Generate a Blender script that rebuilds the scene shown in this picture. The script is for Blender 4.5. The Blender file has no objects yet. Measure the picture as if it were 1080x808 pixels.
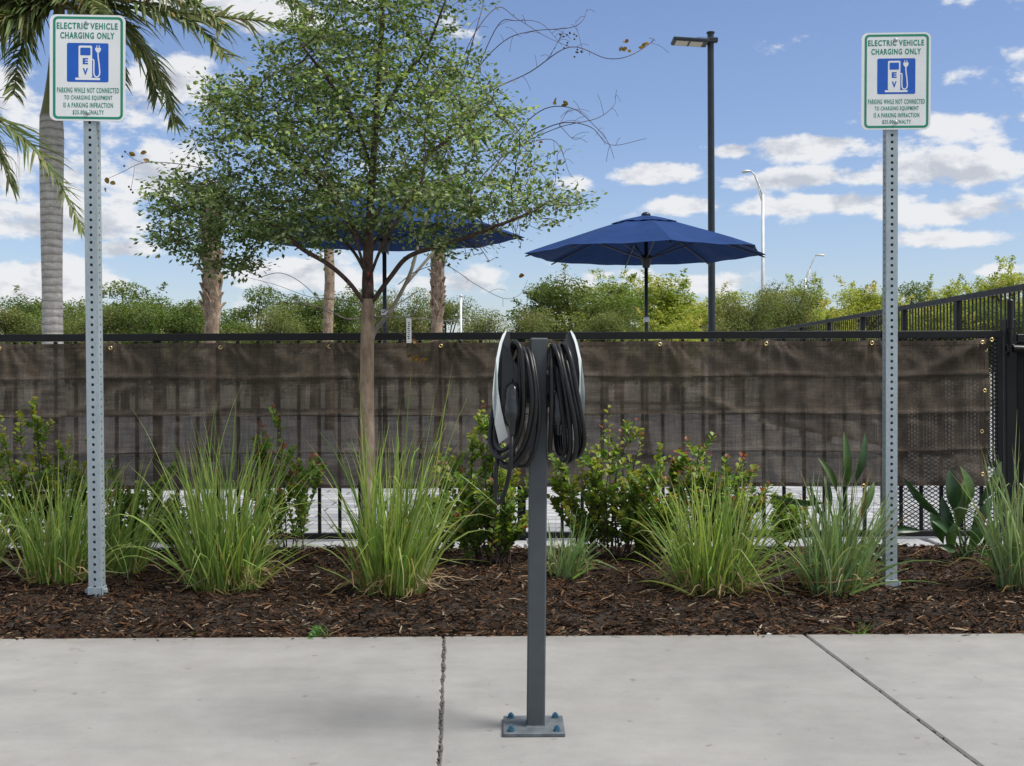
import bpy, math, random
import numpy as np
from mathutils import Vector, Matrix, kdtree

random.seed(7)
rng = np.random.default_rng(7)
R = math.radians
S = bpy.context.scene
COL = S.collection

# ------------------------------------------------------------------ camera frame
F = 1250.0
CAM = Vector((0, 0, 1.0))
ROLL = R(0.25)
RT = Vector((math.cos(ROLL), 0, -math.sin(ROLL)))
UP = Vector((math.sin(ROLL), 0, math.cos(ROLL)))
FW = Vector((0, 1, 0))

def ray(px, py):
    return FW + RT * ((px - 540) / F) + UP * ((396 - py) / F)
def P(px, py, d):
    return CAM + ray(px, py) * d
def G(px, py, z=0.0):
    r = ray(px, py)
    return CAM + r * ((z - 1.0) / r.z)
TH = R(0.25)                                   # the kerb and fence run a little off square to the view
U = Vector((math.cos(TH), math.sin(TH), 0))
V = Vector((-math.sin(TH), math.cos(TH), 0))
def W(s, t, z=0.0):
    return U * s + V * t + Vector((0, 0, z))
def PT(px, py, t):
    r = ray(px, py)
    return CAM + r * ((t - CAM.dot(V)) / r.dot(V))
def st(p):
    p = Vector(p)
    return p.dot(U), p.dot(V)

# ------------------------------------------------------------------ helpers
class MB:
    def __init__(s):
        s.v, s.f, s.c = [], [], []
    def add(s, vs, fs, col=None):
        o = len(s.v)
        s.v.extend([tuple(v) for v in vs])
        for f in fs:
            s.f.append(tuple(i + o for i in f))
            s.c.append(col)
    def box(s, c, size, ax=None, col=None, bev=0.0):
        c = Vector(c)
        hx, hy, hz = size[0] / 2, size[1] / 2, size[2] / 2
        ax = ax or (Vector((1, 0, 0)), Vector((0, 1, 0)), Vector((0, 0, 1)))
        if bev <= 0:
            vs = [c + ax[0] * (hx * i) + ax[1] * (hy * j) + ax[2] * (hz * k) for k in (-1, 1) for j in (-1, 1) for i in (-1, 1)]
            s.add(vs, [(0, 2, 3, 1), (4, 5, 7, 6), (0, 1, 5, 4), (2, 6, 7, 3), (0, 4, 6, 2), (1, 3, 7, 5)], col)
            return
        b = bev
        rings = []
        for z, ins in ((-hz, b), (-hz + b, 0), (hz - b, 0), (hz, b)):
            x, y = hx - ins, hy - ins
            q = b if ins == 0 else b * .6
            pts = [(x - q, -y), (x, -y + q), (x, y - q), (x - q, y), (-x + q, y), (-x, y - q), (-x, -y + q), (-x + q, -y)]
            rings.append([c + ax[0] * p[0] + ax[1] * p[1] + ax[2] * z for p in pts])
        vs = [p for r in rings for p in r]
        fs = []
        for k in range(3):
            for i in range(8):
                j = (i + 1) % 8
                fs.append((k * 8 + i, k * 8 + j, k * 8 + 8 + j, k * 8 + 8 + i))
        fs.append(tuple(range(7, -1, -1)))
        fs.append(tuple(range(24, 32)))
        s.add(vs, fs, col)
    def tube(s, pts, rad, n=8, col=None, cap=True, flat=1.0):
        pts = [Vector(p) for p in pts]
        m = len(pts)
        if not hasattr(rad, '__len__'):
            rad = [rad] * m
        vs, fs = [], []
        prev = None
        for i in range(m):
            t = (pts[min(i + 1, m - 1)] - pts[max(i - 1, 0)])
            if t.length < 1e-9:
                t = Vector((0, 0, 1))
            t.normalize()
            if prev is None:
                a = Vector((0, 1, 0)) if abs(t.y) < .9 else Vector((1, 0, 0))
                prev = (a - t * a.dot(t)).normalized()
            else:
                prev = (prev - t * prev.dot(t))
                prev = prev.normalized() if prev.length > 1e-6 else t.orthogonal().normalized()
            b = t.cross(prev)
            for k in range(n):
                an = 2 * math.pi * k / n
                vs.append(pts[i] + prev * (math.cos(an) * rad[i]) + b * (math.sin(an) * rad[i] * flat))
        for i in range(m - 1):
            for k in range(n):
                k2 = (k + 1) % n
                fs.append((i * n + k, i * n + k2, (i + 1) * n + k2, (i + 1) * n + k))
        if cap:
            fs.append(tuple(range(n - 1, -1, -1)))
            fs.append(tuple(range((m - 1) * n, m * n)))
        s.add(vs, fs, col)
    def lathe(s, prof, n=24, c=(0, 0, 0), col=None):
        c = Vector(c)
        vs, fs = [], []
        for r, z in prof:
            for k in range(n):
                a = 2 * math.pi * k / n
                vs.append(c + Vector((r * math.cos(a), r * math.sin(a), z)))
        for i in range(len(prof) - 1):
            for k in range(n):
                k2 = (k + 1) % n
                fs.append((i * n + k, i * n + k2, (i + 1) * n + k2, (i + 1) * n + k))
        fs.append(tuple(range(n - 1, -1, -1)))
        fs.append(tuple(range((len(prof) - 1) * n, len(prof) * n)))
        s.add(vs, fs, col)
    def prism(s, poly, y0, y1, fn, col=None):
        n = len(poly)
        vs = [fn(p[0], p[1], y0) for p in poly] + [fn(p[0], p[1], y1) for p in poly]
        fs = [tuple(range(n)), tuple(range(2 * n - 1, n - 1, -1))]
        for i in range(n):
            j = (i + 1) % n
            fs.append((i, i + n, j + n, j))
        s.add(vs, fs, col)
    def build(s, name, mat=None, parent=None, smooth=False, origin=None, recalc=False):
        o0 = Vector(origin) if origin is not None else Vector((0, 0, 0))
        me = bpy.data.meshes.new(name)
        vs = s.v if origin is None else [tuple(Vector(v) - o0) for v in s.v]
        me.from_pydata(vs, [], s.f)
        if any(c is not None for c in s.c):
            ca = me.color_attributes.new('tint', 'FLOAT_COLOR', 'CORNER')
            arr = []
            for f, c in zip(s.f, s.c):
                c = c or (1, 1, 1)
                arr.extend((c[0], c[1], c[2], 1.0) * len(f))
            ca.data.foreach_set('color', arr)
        if recalc:
            import bmesh
            bm = bmesh.new(); bm.from_mesh(me)
            bmesh.ops.recalc_face_normals(bm, faces=bm.faces)
            bm.to_mesh(me); bm.free()
        me.update()
        if smooth:
            me.polygons.foreach_set('use_smooth', [True] * len(me.polygons))
        if mat:
            me.materials.append(mat)
        ob = bpy.data.objects.new(name, me)
        COL.objects.link(ob)
        ob.location = o0
        if parent is not None:
            ob.parent = parent
        return ob

def tag(o, label=None, cat=None, group=None, kind=None):
    if label: o['label'] = label
    if cat: o['category'] = cat
    if group: o['group'] = group
    if kind: o['kind'] = kind
    return o
def thing(name, loc, label, cat, group=None):
    o = bpy.data.objects.new(name, None)
    COL.objects.link(o)
    o.location = loc
    o.empty_display_size = .1
    return tag(o, label, cat, group, 'thing')
def copy_obj(o, parent=None):
    c = o.copy(); COL.objects.link(c)
    if parent is not None: c.parent = parent
    return c
def copy_tree(o, parent=None):
    c = copy_obj(o, parent)
    for ch in list(o.children): copy_tree(ch, c)
    return c
def loc(parent, p):
    return Vector(p) - parent.location

def cr(pts, n=8):
    pts = [Vector(p) for p in pts]
    q = [pts[0] * 2 - pts[1]] + pts + [pts[-1] * 2 - pts[-2]]
    out = []
    for i in range(1, len(q) - 2):
        a, b, c, d = q[i - 1:i + 3]
        for k in range(n):
            t = k / n
            out.append(.5 * ((2 * b) + (c - a) * t + (2 * a - 5 * b + 4 * c - d) * t * t + (3 * b - a - 3 * c + d) * t ** 3))
    out.append(pts[-1])
    return out

# ------------------------------------------------------------------ materials
def mat(name):
    m = bpy.data.materials.new(name)
    m.use_nodes = True
    nt = m.node_tree
    nt.nodes.clear()
    out = nt.nodes.new('ShaderNodeOutputMaterial')
    return m, nt, out
def N(nt, typ, **kw):
    n = nt.nodes.new(typ)
    for k, v in kw.items():
        if k in n.inputs.keys() if isinstance(k, str) else False:
            n.inputs[k].default_value = v
        else:
            setattr(n, k, v)
    return n
def ramp(nt, fac, stops):
    r = nt.nodes.new('ShaderNodeValToRGB')
    el = r.color_ramp.elements
    while len(el) < len(stops): el.new(.5)
    for e, (p, c) in zip(el, stops):
        e.position = p
        e.color = (c[0], c[1], c[2], 1) if hasattr(c, '__len__') else (c, c, c, 1)
    nt.links.new(fac, r.inputs['Fac'])
    return r.outputs['Color']
def noise(nt, scale, detail=4, rough=.55, coord='Object', sc=None):
    tc = nt.nodes.new('ShaderNodeTexCoord')
    n = nt.nodes.new('ShaderNodeTexNoise')
    n.inputs['Scale'].default_value = scale
    n.inputs['Detail'].default_value = detail
    n.inputs['Roughness'].default_value = rough
    src = tc.outputs[coord]
    if sc:
        mp = nt.nodes.new('ShaderNodeMapping')
        mp.inputs['Scale'].default_value = sc
        nt.links.new(src, mp.inputs['Vector'])
        src = mp.outputs['Vector']
    nt.links.new(src, n.inputs['Vector'])
    return n.outputs['Fac']
def mul(nt, a, b, mode='MULTIPLY', fac=1.0):
    m = nt.nodes.new('ShaderNodeMix')
    m.data_type = 'RGBA'; m.blend_type = mode
    m.inputs['Factor'].default_value = fac
    for s, x in ((6, a), (7, b)):
        if hasattr(x, 'is_linked'): nt.links.new(x, m.inputs[s])
        else: m.inputs[s].default_value = (*x, 1)
    return m.outputs[2]
def bump(nt, h, strength=.3, dist=.01):
    b = nt.nodes.new('ShaderNodeBump')
    b.inputs['Strength'].default_value = strength
    b.inputs['Distance'].default_value = dist
    nt.links.new(h, b.inputs['Height'])
    return b.outputs['Normal']
def pbsdf(nt, color, rough=.6, metal=0.0, normal=None, spec=None):
    p = nt.nodes.new('ShaderNodeBsdfPrincipled')
    if hasattr(color, 'is_linked'): nt.links.new(color, p.inputs['Base Color'])
    else: p.inputs['Base Color'].default_value = (*color, 1)
    if hasattr(rough, 'is_linked'): nt.links.new(rough, p.inputs['Roughness'])
    else: p.inputs['Roughness'].default_value = rough
    p.inputs['Metallic'].default_value = metal
    if spec is not None: p.inputs['Specular IOR Level'].default_value = spec
    if normal is not None: nt.links.new(normal, p.inputs['Normal'])
    return p
def simple(name, c0, c1, scale=20, rough=.5, metal=0, bs=.1, bd=.002, detail=4, sc=None, r2=None, spec=None):
    m, nt, out = mat(name)
    f = noise(nt, scale, detail, sc=sc)
    col = ramp(nt, f, [(.3, c0), (.7, c1)])
    rg = ramp(nt, f, [(.3, rough), (.7, r2)]) if r2 is not None else rough
    p = pbsdf(nt, col, rg, metal, bump(nt, f, bs, bd) if bs else None, spec)
    nt.links.new(p.outputs[0], out.inputs[0])
    return m
def leaf_mat(name, tint=(1, 1, 1), rough=.45, trans=.35, spec=.4, tcol=(1.2, 1.25, .6)):
    m, nt, out = mat(name)
    a = nt.nodes.new('ShaderNodeVertexColor'); a.layer_name = 'tint'
    f = noise(nt, 35, 3)
    c = mul(nt, a.outputs['Color'], ramp(nt, f, [(.3, (.8, .82, .78)), (.7, (1.15, 1.12, 1.1))]))
    c = mul(nt, c, tint)
    p = pbsdf(nt, c, rough, spec=spec)
    t = nt.nodes.new('ShaderNodeBsdfTranslucent')
    nt.links.new(mul(nt, c, tcol), t.inputs['Color'])
    mx = nt.nodes.new('ShaderNodeMixShader')
    mx.inputs[0].default_value = trans
    nt.links.new(p.outputs[0], mx.inputs[1]); nt.links.new(t.outputs[0], mx.inputs[2])
    nt.links.new(mx.outputs[0], out.inputs[0])
    return m
def attr_mat(name, rough=.9, bs=.5):
    m, nt, out = mat(name)
    a = nt.nodes.new('ShaderNodeVertexColor'); a.layer_name = 'tint'
    f = noise(nt, 160, 3, sc=(1, 1, 1))
    c = mul(nt, a.outputs['Color'], ramp(nt, f, [(.3, (.6, .6, .6)), (.7, (1.3, 1.3, 1.3))]))
    p = pbsdf(nt, c, rough, 0, bump(nt, f, bs, .003), spec=.2)
    nt.links.new(p.outputs[0], out.inputs[0])
    return m

# concrete sidewalk
def concrete():
    m, nt, out = mat('concrete')
    big = noise(nt, .9, 5, .6)
    mid = noise(nt, 7, 6, .65)
    fine = noise(nt, 260, 3, .6)
    broom = noise(nt, 6, 3, .6, sc=(1.2, 60, 1))
    strk = noise(nt, 2.0, 6, .7, sc=(.6, 2.2, 1))
    c = ramp(nt, big, [(.3, (.222, .221, .216)), (.55, (.265, .263, .257)), (.75, (.305, .303, .296))])
    c = mul(nt, c, ramp(nt, mid, [(.3, (.90, .895, .885)), (.7, (1.07, 1.07, 1.06))]))
    c = mul(nt, c, ramp(nt, strk, [(.28, (.90, .90, .905)), (.5, (1, 1, 1)), (.72, (1.045, 1.04, 1.03))]))
    c = mul(nt, c, ramp(nt, fine, [(.25, (.82, .82, .82)), (.5, (1, 1, 1)), (.8, (1.08, 1.08, 1.08))]))
    c = mul(nt, c, ramp(nt, broom, [(.3, (.98, .98, .98)), (.7, (1.015, 1.015, 1.015))]))
    tc = nt.nodes.new('ShaderNodeTexCoord'); sp = nt.nodes.new('ShaderNodeSeparateXYZ'); nt.links.new(tc.outputs['Object'], sp.inputs[0])
    ed = nt.nodes.new('ShaderNodeMath'); ed.operation = 'MULTIPLY_ADD'; nt.links.new(sp.outputs[1], ed.inputs[0]); ed.inputs[1].default_value = 2.2; ed.inputs[2].default_value = -9.4
    en = nt.nodes.new('ShaderNodeMath'); en.operation = 'MULTIPLY'; nt.links.new(ed.outputs[0], en.inputs[0]); nt.links.new(noise(nt, 9, 6, .75), en.inputs[1])
    c = mul(nt, c, ramp(nt, en.outputs[0], [(.12, (1, 1, 1)), (.38, (.80, .78, .75))]))
    crk = nt.nodes.new('ShaderNodeTexVoronoi'); crk.feature = 'DISTANCE_TO_EDGE'; crk.inputs['Scale'].default_value = .55
    wv = nt.nodes.new('ShaderNodeMix'); wv.data_type = 'VECTOR'; wv.inputs['Factor'].default_value = .18
    tn = nt.nodes.new('ShaderNodeTexNoise'); tn.inputs['Scale'].default_value = 4; tn.inputs['Detail'].default_value = 6; nt.links.new(tc.outputs['Object'], tn.inputs['Vector'])
    nt.links.new(tc.outputs['Object'], wv.inputs[4]); nt.links.new(tn.outputs['Color'], wv.inputs[5]); nt.links.new(wv.outputs[1], crk.inputs['Vector'])
    cm = nt.nodes.new('ShaderNodeMath'); cm.operation = 'ADD'; nt.links.new(crk.outputs['Distance'], cm.inputs[0]); nt.links.new(ramp(nt, noise(nt, 1.4, 3, .6), [(.5, .02), (.62, 0)]), cm.inputs[1])
    c = mul(nt, c, ramp(nt, cm.outputs[0], [(.0008, (.80, .79, .78)), (.0022, (1, 1, 1))]))
    spot = noise(nt, 22, 2, .4)
    c = mul(nt, c, ramp(nt, spot, [(.70, (1, 1, 1)), (.76, (.74, .72, .70))]))
    b = mul(nt, mul(nt, fine, broom, 'ADD'), mid, 'ADD')
    p = pbsdf(nt, c, .85, 0, bump(nt, b, .35, .003), spec=.25)
    nt.links.new(p.outputs[0], out.inputs[0])
    return m
def pavers():
    m, nt, out = mat('pavers')
    tc = nt.nodes.new('ShaderNodeTexCoord')
    br = nt.nodes.new('ShaderNodeTexBrick')
    br.inputs['Scale'].default_value = 1.0
    br.inputs['Brick Width'].default_value = .4
    br.inputs['Row Height'].default_value = .2
    br.inputs['Mortar Size'].default_value = .012
    br.inputs['Color1'].default_value = (.24, .255, .27, 1)
    br.inputs['Color2'].default_value = (.42, .43, .44, 1)
    br.inputs['Mortar'].default_value = (.12, .125, .13, 1)
    nt.links.new(tc.outputs['Object'], br.inputs['Vector'])
    f = noise(nt, 6, 6, .7)
    c = mul(nt, br.outputs['Color'], ramp(nt, f, [(.3, (.75, .76, .78)), (.7, (1.08, 1.07, 1.05))]))
    p = pbsdf(nt, c, .8, 0, bump(nt, br.outputs['Fac'], -.4, .004))
    nt.links.new(p.outputs[0], out.inputs[0])
    return m
def scrim_mat():
    m, nt, out = mat('scrim')
    tc = nt.nodes.new('ShaderNodeTexCoord')
    wx = nt.nodes.new('ShaderNodeTexWave'); wx.bands_direction = 'X'; wx.inputs['Scale'].default_value = 90
    wz = nt.nodes.new('ShaderNodeTexWave'); wz.bands_direction = 'Z'; wz.inputs['Scale'].default_value = 70
    for w in (wx, wz):
        w.inputs['Distortion'].default_value = 2.0; w.inputs['Detail'].default_value = 2
        nt.links.new(tc.outputs['Object'], w.inputs['Vector'])
    h1 = noise(nt, 5, 5, .7, sc=(1, 1, 30))
    v1 = noise(nt, 8, 4, .7, sc=(14, 1, .7))
    dust = noise(nt, 3.0, 6, .75)
    fleck = noise(nt, 130, 3, .7, sc=(1, 1, 2))
    c = ramp(nt, dust, [(.3, (.072, .056, .043)), (.55, (.118, .094, .073)), (.75, (.20, .168, .136))])
    c = mul(nt, c, ramp(nt, h1, [(.3, (.66, .66, .66)), (.7, (1.32, 1.32, 1.32))]))
    c = mul(nt, c, ramp(nt, v1, [(.3, (.74, .74, .74)), (.7, (1.22, 1.22, 1.22))]))
    c = mul(nt, c, ramp(nt, fleck, [(.3, (.8, .8, .8)), (.60, (1.05, 1.05, 1.05)), (.72, (2.3, 2.3, 2.3))]))
    b = mul(nt, mul(nt, wx.outputs['Fac'], wz.outputs['Fac'], 'ADD'), fleck, 'ADD')
    p = pbsdf(nt, c, .85, 0, bump(nt, b, .5, .002), spec=.25)
    tr = nt.nodes.new('ShaderNodeBsdfTransparent')
    tl = nt.nodes.new('ShaderNodeBsdfTranslucent')
    nt.links.new(c, tl.inputs['Color'])
    m1 = nt.nodes.new('ShaderNodeMixShader'); m1.inputs[0].default_value = .3
    nt.links.new(p.outputs[0], m1.inputs[1]); nt.links.new(tl.outputs[0], m1.inputs[2])
    mx = nt.nodes.new('ShaderNodeMixShader')
    nt.links.new(ramp(nt, mul(nt, h1, v1), [(.12, .04), (.42, .12)]), mx.inputs[0])
    nt.links.new(m1.outputs[0], mx.inputs[1]); nt.links.new(tr.outputs[0], mx.inputs[2])
    nt.links.new(mx.outputs[0], out.inputs[0])
    return m
def bark(name, c0, c1, c2, scale=30, sc=(1, 1, .25), bs=.6, bd=.01):
    m, nt, out = mat(name)
    f = noise(nt, scale, 6, .7, sc=sc)
    g = noise(nt, 5, 4, .6)
    c = ramp(nt, f, [(.3, c0), (.5, c1), (.72, c2)])
    c = mul(nt, c, ramp(nt, g, [(.35, (.75, .75, .75)), (.65, (1.15, 1.15, 1.12))]))
    p = pbsdf(nt, c, .85, 0, bump(nt, f, bs, bd), spec=.2)
    nt.links.new(p.outputs[0], out.inputs[0])
    return m
def ring_bark():
    m, nt, out = mat('ringed_bark')
    tc = nt.nodes.new('ShaderNodeTexCoord')
    w = nt.nodes.new('ShaderNodeTexWave'); w.bands_direction = 'Z'
    w.inputs['Scale'].default_value = 3.2; w.inputs['Distortion'].default_value = 1.6
    w.inputs['Detail'].default_value = 3; w.inputs['Detail Scale'].default_value = 2
    nt.links.new(tc.outputs['Object'], w.inputs['Vector'])
    f = noise(nt, 10, 6, .7, sc=(1, 1, 2))
    v = noise(nt, 26, 5, .7, sc=(1, 1, .1))
    c = ramp(nt, f, [(.3, (.27, .255, .235)), (.7, (.46, .44, .41))])
    c = mul(nt, c, ramp(nt, w.outputs['Fac'], [(0, (.62, .6, .58)), (.16, (1, 1, 1)), (.9, (1.1, 1.1, 1.1))]))
    c = mul(nt, c, ramp(nt, v, [(.3, (.85, .85, .85)), (.7, (1.12, 1.12, 1.12))]))
    p = pbsdf(nt, c, .85, 0, bump(nt, mul(nt, w.outputs['Fac'], f, 'ADD'), .5, .02), spec=.2)
    nt.links.new(p.outputs[0], out.inputs[0])
    return m
def galv():
    m, nt, out = mat('galvanised_steel')
    tc = nt.nodes.new('ShaderNodeTexCoord')
    vo = nt.nodes.new('ShaderNodeTexVoronoi'); vo.inputs['Scale'].default_value = 90
    nt.links.new(tc.outputs['Object'], vo.inputs['Vector'])
    f = noise(nt, 9, 6, .7, sc=(3, 3, .6))
    sp = noise(nt, 60, 4, .7)
    c = ramp(nt, f, [(.3, (.28, .34, .375)), (.7, (.385, .45, .485))])
    c = mul(nt, c, ramp(nt, vo.outputs['Color'], [(.2, (.95, .95, .95)), (.8, (1.05, 1.05, 1.05))]))
    c = mul(nt, c, ramp(nt, sp, [(.70, (1, 1, 1)), (.78, (1.1, 1.1, 1.1))]))
    p = pbsdf(nt, c, .5, .25, None)
    nt.links.new(p.outputs[0], out.inputs[0])
    return m

M = {}
M['concrete'] = concrete()
M['joint'] = simple('joint_grit', (.02, .018, .015), (.16, .14, .12), 120, .95, 0, .6, .004)
M['pavers'] = pavers()
M['lawn'] = simple('far_lawn', (.16, .17, .12), (.30, .29, .24), 3, .95, 0, .3, .02)
M['soil'] = simple('soil', (.010, .007, .005), (.03, .02, .013), 45, .95, 0, .8, .02, 8)
M['chips'] = attr_mat('bark_chips', .9, .4)
M['galv'] = galv()
M['scrim'] = scrim_mat()
M['black'] = simple('black_powdercoat', (.004, .0045, .0055), (.008, .009, .011), 14, .42, 0, .08, .001, r2=.55, spec=.3)
M['rail'] = simple('weathered_black_rail', (.003, .0035, .0045), (.007, .008, .010), 9, .36, 0, .08, .001, r2=.5, spec=.3)
M['brass'] = simple('brass', (.55, .42, .18), (.75, .6, .3), 60, .3, 1, .1, .0005)
M['post'] = simple('grey_powdercoat', (.050, .060, .068), (.062, .073, .082), 25, .45, .1, .06, .0006, r2=.55)
M['plate'] = simple('plate_paint', (.075, .09, .10), (.14, .16, .175), 40, .5, .2, .2, .001)
M['bolt'] = simple('blued_bolt', (.03, .10, .17), (.07, .2, .3), 90, .35, .6, .1, .0005)
M['unit'] = simple('unit_black', (.006, .008, .011), (.011, .014, .018), 30, .42, 0, .05, .0005)
M['silver'] = simple('unit_silver', (.66, .72, .72), (.74, .79, .79), 12, .32, .1, .04, .0005)
M['rubber'] = simple('cable_rubber', (.005, .0055, .0065), (.012, .013, .015), 60, .34, 0, .1, .0006, r2=.46, spec=.35)
M['plug'] = simple('plug_gloss', (.010, .012, .015), (.02, .022, .026), 30, .16, 0, .05, .0003)
M['signwhite'] = simple('sign_sheeting', (.70, .73, .74), (.80, .83, .84), 6, .4, 0, .03, .0003)
M['green'] = simple('sign_green', (.006, .20, .12), (.010, .25, .15), 10, .4, 0, 0)
M['blue'] = simple('sign_blue', (.003, .085, .44), (.005, .10, .50), 10, .4, 0, 0)
M['canvas'] = simple('navy_canvas', (.009, .033, .115), (.012, .041, .145), 5, .8, 0, .15, .004, 6, spec=.12)
M['darkpole'] = simple('dark_pole', (.010, .017, .024), (.018, .027, .034), 6, .4, .2, .05, .001)
M['lens'] = simple('lamp_lens', (.45, .42, .34), (.6, .56, .46), 30, .3, 0, .1, .001)
M['alum'] = simple('lamp_aluminium', (.48, .5, .52), (.62, .64, .66), 4, .4, .15, 0)
M['bark'] = bark('young_bark', (.17, .115, .078), (.33, .245, .18), (.48, .39, .30), 26, (1, 1, .3), .5, .004)
M['twig'] = bark('twig_bark', (.045, .028, .026), (.085, .058, .052), (.15, .115, .10), 40, (1, 1, .5), .4, .003)
M['palebark'] = bark('pale_bark', (.17, .15, .125), (.28, .255, .22), (.42, .39, .34), 30, (1, 1, .3), .5, .004)
M['boots'] = bark('palm_boots', (.11, .075, .052), (.25, .185, .135), (.42, .34, .27), 18, (1, 1, .6), .8, .02)
M['ring'] = ring_bark()
M['shaft'] = simple('crownshaft', (.10, .12, .035), (.2, .19, .085), 5, .5, 0, .1, .01, sc=(4, 4, .4))
M['leaf_tree'] = leaf_mat('tree_leaf', (1, 1, 1), .5, .40, .3)
M['leaf_shrub'] = leaf_mat('shrub_leaf', (1, 1, 1), .42, .45, .35)
M['leaf_grass'] = leaf_mat('grass_blade', (1, 1, 1), .5, .35, .35)
M['leaf_palm'] = leaf_mat('palm_leaf', (1, 1, 1), .4, .25, .45)
M['leaf_far'] = leaf_mat('far_leaf', (1, 1, 1), .6, .35, .2)
M['leaf_big'] = leaf_mat('broad_leaf', (1, 1, 1), .33, .2, .5)
M['tagwhite'] = simple('tag_plastic', (.7, .7, .68), (.8, .8, .78), 40, .4, 0, .03, .0005)
M['ink'] = simple('ink', (.02, .02, .02), (.04, .04, .04), 40, .6, 0, 0)
M['stone'] = simple('white_stone', (.5, .5, .48), (.75, .74, .72), 60, .7, 0, .3, .003)
M['red'] = simple('red_paint', (.45, .02, .02), (.6, .05, .04), 60, .6, 0, 0)

# ------------------------------------------------------------------ ground
T_EDGE, T_BACK, T_FENCE = 4.545, 6.80, 7.10
def axes_u():
    return (U, V, Vector((0, 0, 1)))

m = MB()
m.add([W(-400, -60, -.06), W(400, -60, -.06), W(400, 900, -.06), W(-400, 900, -.06)], [(0, 1, 2, 3)])
tag(m.build('ground', M['lawn']), 'flat far ground under and beyond the fenced patio', 'ground', kind='structure')

# sidewalk: slabs between the three joints the photo shows
def jitter_line(p, q, n, amp, seed):
    r = random.Random(seed)
    return [p.lerp(q, i / n) + U * r.uniform(-amp, amp) for i in range(n + 1)]
j0a, j0b = G(20, 673), G(0, 683)
j1a, j1b = G(468, 672), G(463, 808)
j2a, j2b = G(850, 670), G(1035, 808)
def ext(a, b, t):
    sa, ta = st(a); sb, tb = st(b)
    k = (t - ta) / (tb - ta)
    return sa + (sb - sa) * k
T_NEAR = -1.5
joints = [-4.6] + [None] * 3 + [3.2]
def joint_s(k, t):
    if k == 0: return -5.2
    if k == 4: return 5.2
    a, b = ((j0a, j0b), (j1a, j1b), (j2a, j2b))[k - 1]
    return ext(a, b, t)
m = MB()
NS = 120
for k in range(4):
    r = random.Random(30 + k)
    gapL = .0032; gapR = .0032
    left, right = [], []
    for i in range(NS + 1):
        t = T_EDGE + (T_NEAR - T_EDGE) * i / NS
        jl = .0035 if k == 2 else .0008
        jr = .0035 if k == 1 else .0008
        left.append(W(joint_s(k, t) + gapL + r.uniform(-jl, jl), t, 0))
        right.append(W(joint_s(k + 1, t) - gapR + r.uniform(-jr, jr), t, 0))
    vs = []
    for i in range(NS + 1):
        L, Rr = left[i], right[i]
        dn = Vector((0, 0, -.006)); 
        vs += [L + Vector((0, 0, -.10)), L + dn, L + U * .006, Rr - U * .006, Rr + dn, Rr + Vector((0, 0, -.10))]
    fs = []
    for i in range(NS):
        for q in range(5):
            a = i * 6 + q
            fs.append((a, a + 6, a + 7, a + 1))
    # front face towards the mulch
    fs.append((0, 1, 2, 3, 4, 5))
    m.add(vs, fs)
walk = m.build('sidewalk', M['concrete'], recalc=False)
tag(walk, 'pale grey concrete sidewalk slabs divided by joints', 'sidewalk', kind='structure')
m = MB()
m.add([W(-5.2, T_NEAR, -.022), W(5.2, T_NEAR, -.022), W(5.2, T_EDGE - .004, -.022), W(-5.2, T_EDGE - .004, -.022)], [(0, 1, 2, 3)])
rj = random.Random(3)
for k, n in ((2, 420), (3, 90), (1, 30)):
    for i in range(n):
        t = rj.uniform(T_EDGE - 2.2, T_EDGE)
        s = joint_s(k, t) + rj.gauss(0, .0045 if k == 2 else .003)
        sz = rj.uniform(.003, .009)
        c = W(s, t, -.006 + rj.uniform(-.004, .004))
        m.box(c, (sz, sz * rj.uniform(.7, 1.8), sz), (U, V, Vector((0, 0, 1))), bev=sz * .25)
tag(m.build('joint_filler', M['joint']), 'dark grit packed in the sidewalk joints', 'grit', kind='stuff')

# patio pavers beyond the fence, grey strip before it
m = MB()
m.add([W(-40, T_FENCE - .02, 0.0), W(40, T_FENCE - .02, 0.0), W(40, 31, 0.0), W(-40, 31, 0.0),
       W(-40, T_FENCE - .02, -.06), W(40, T_FENCE - .02, -.06)], [(0, 1, 2, 3), (4, 5, 1, 0)])
tag(m.build('patio', M['pavers']), 'pale paved patio behind the black fence', 'patio', kind='structure')
m = MB()
rr = random.Random(12)
s = -7.0
while s < 7.0:
    wd = rr.uniform(.38, .42)
    dz = rr.uniform(-.004, .004)
    for t0, t1 in ((T_BACK, T_BACK + .145), (T_BACK + .15, T_FENCE - .025)):
        o = rr.uniform(-.02, .02)
        m.box(W(s + o + wd / 2, (t0 + t1) / 2, -.02 + dz), (wd - .008, t1 - t0, .07), axes_u(), bev=.006)
    s += wd
pv = simple('grey_paver', (.24, .25, .265), (.42, .43, .44), 5, .8, 0, .3, .003, 7)
tag(m.build('paving_strip', pv), 'narrow strip of grey pavers along the fence foot', 'paving', kind='structure')

# mulch bed
def fbm(x, y):
    return (math.sin(x * 2.1 + 1.3 * math.sin(y * 1.7)) + .6 * math.sin(x * 5.3 + y * 3.1) + .4 * math.sin(y * 7.7 - x * 3.7)) / 2
def mz(s, t):
    e = max(0.0, min(1.0, (t - T_EDGE) / .5)); e = e * e * (3 - 2 * e)
    b = max(0.0, min(1.0, (T_BACK + .1 - t) / .7)); b = b * b * (3 - 2 * b)
    amp = .045 - .012 * max(-1, min(1, s / 2.2))
    return -.022 + e * (.012 + amp * (.35 + .65 * b)) + .010 * fbm(s * 1.6, t * 1.6) * e
m = MB()
nx, ny = 260, 60
vs = []
for j in range(ny + 1):
    t = T_EDGE + .001 + (T_BACK + .02 - T_EDGE) * j / ny
    for i in range(nx + 1):
        s = -6 + 12 * i / nx
        vs.append(W(s, t, mz(s, t) + random.uniform(-.004, .004)))
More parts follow.
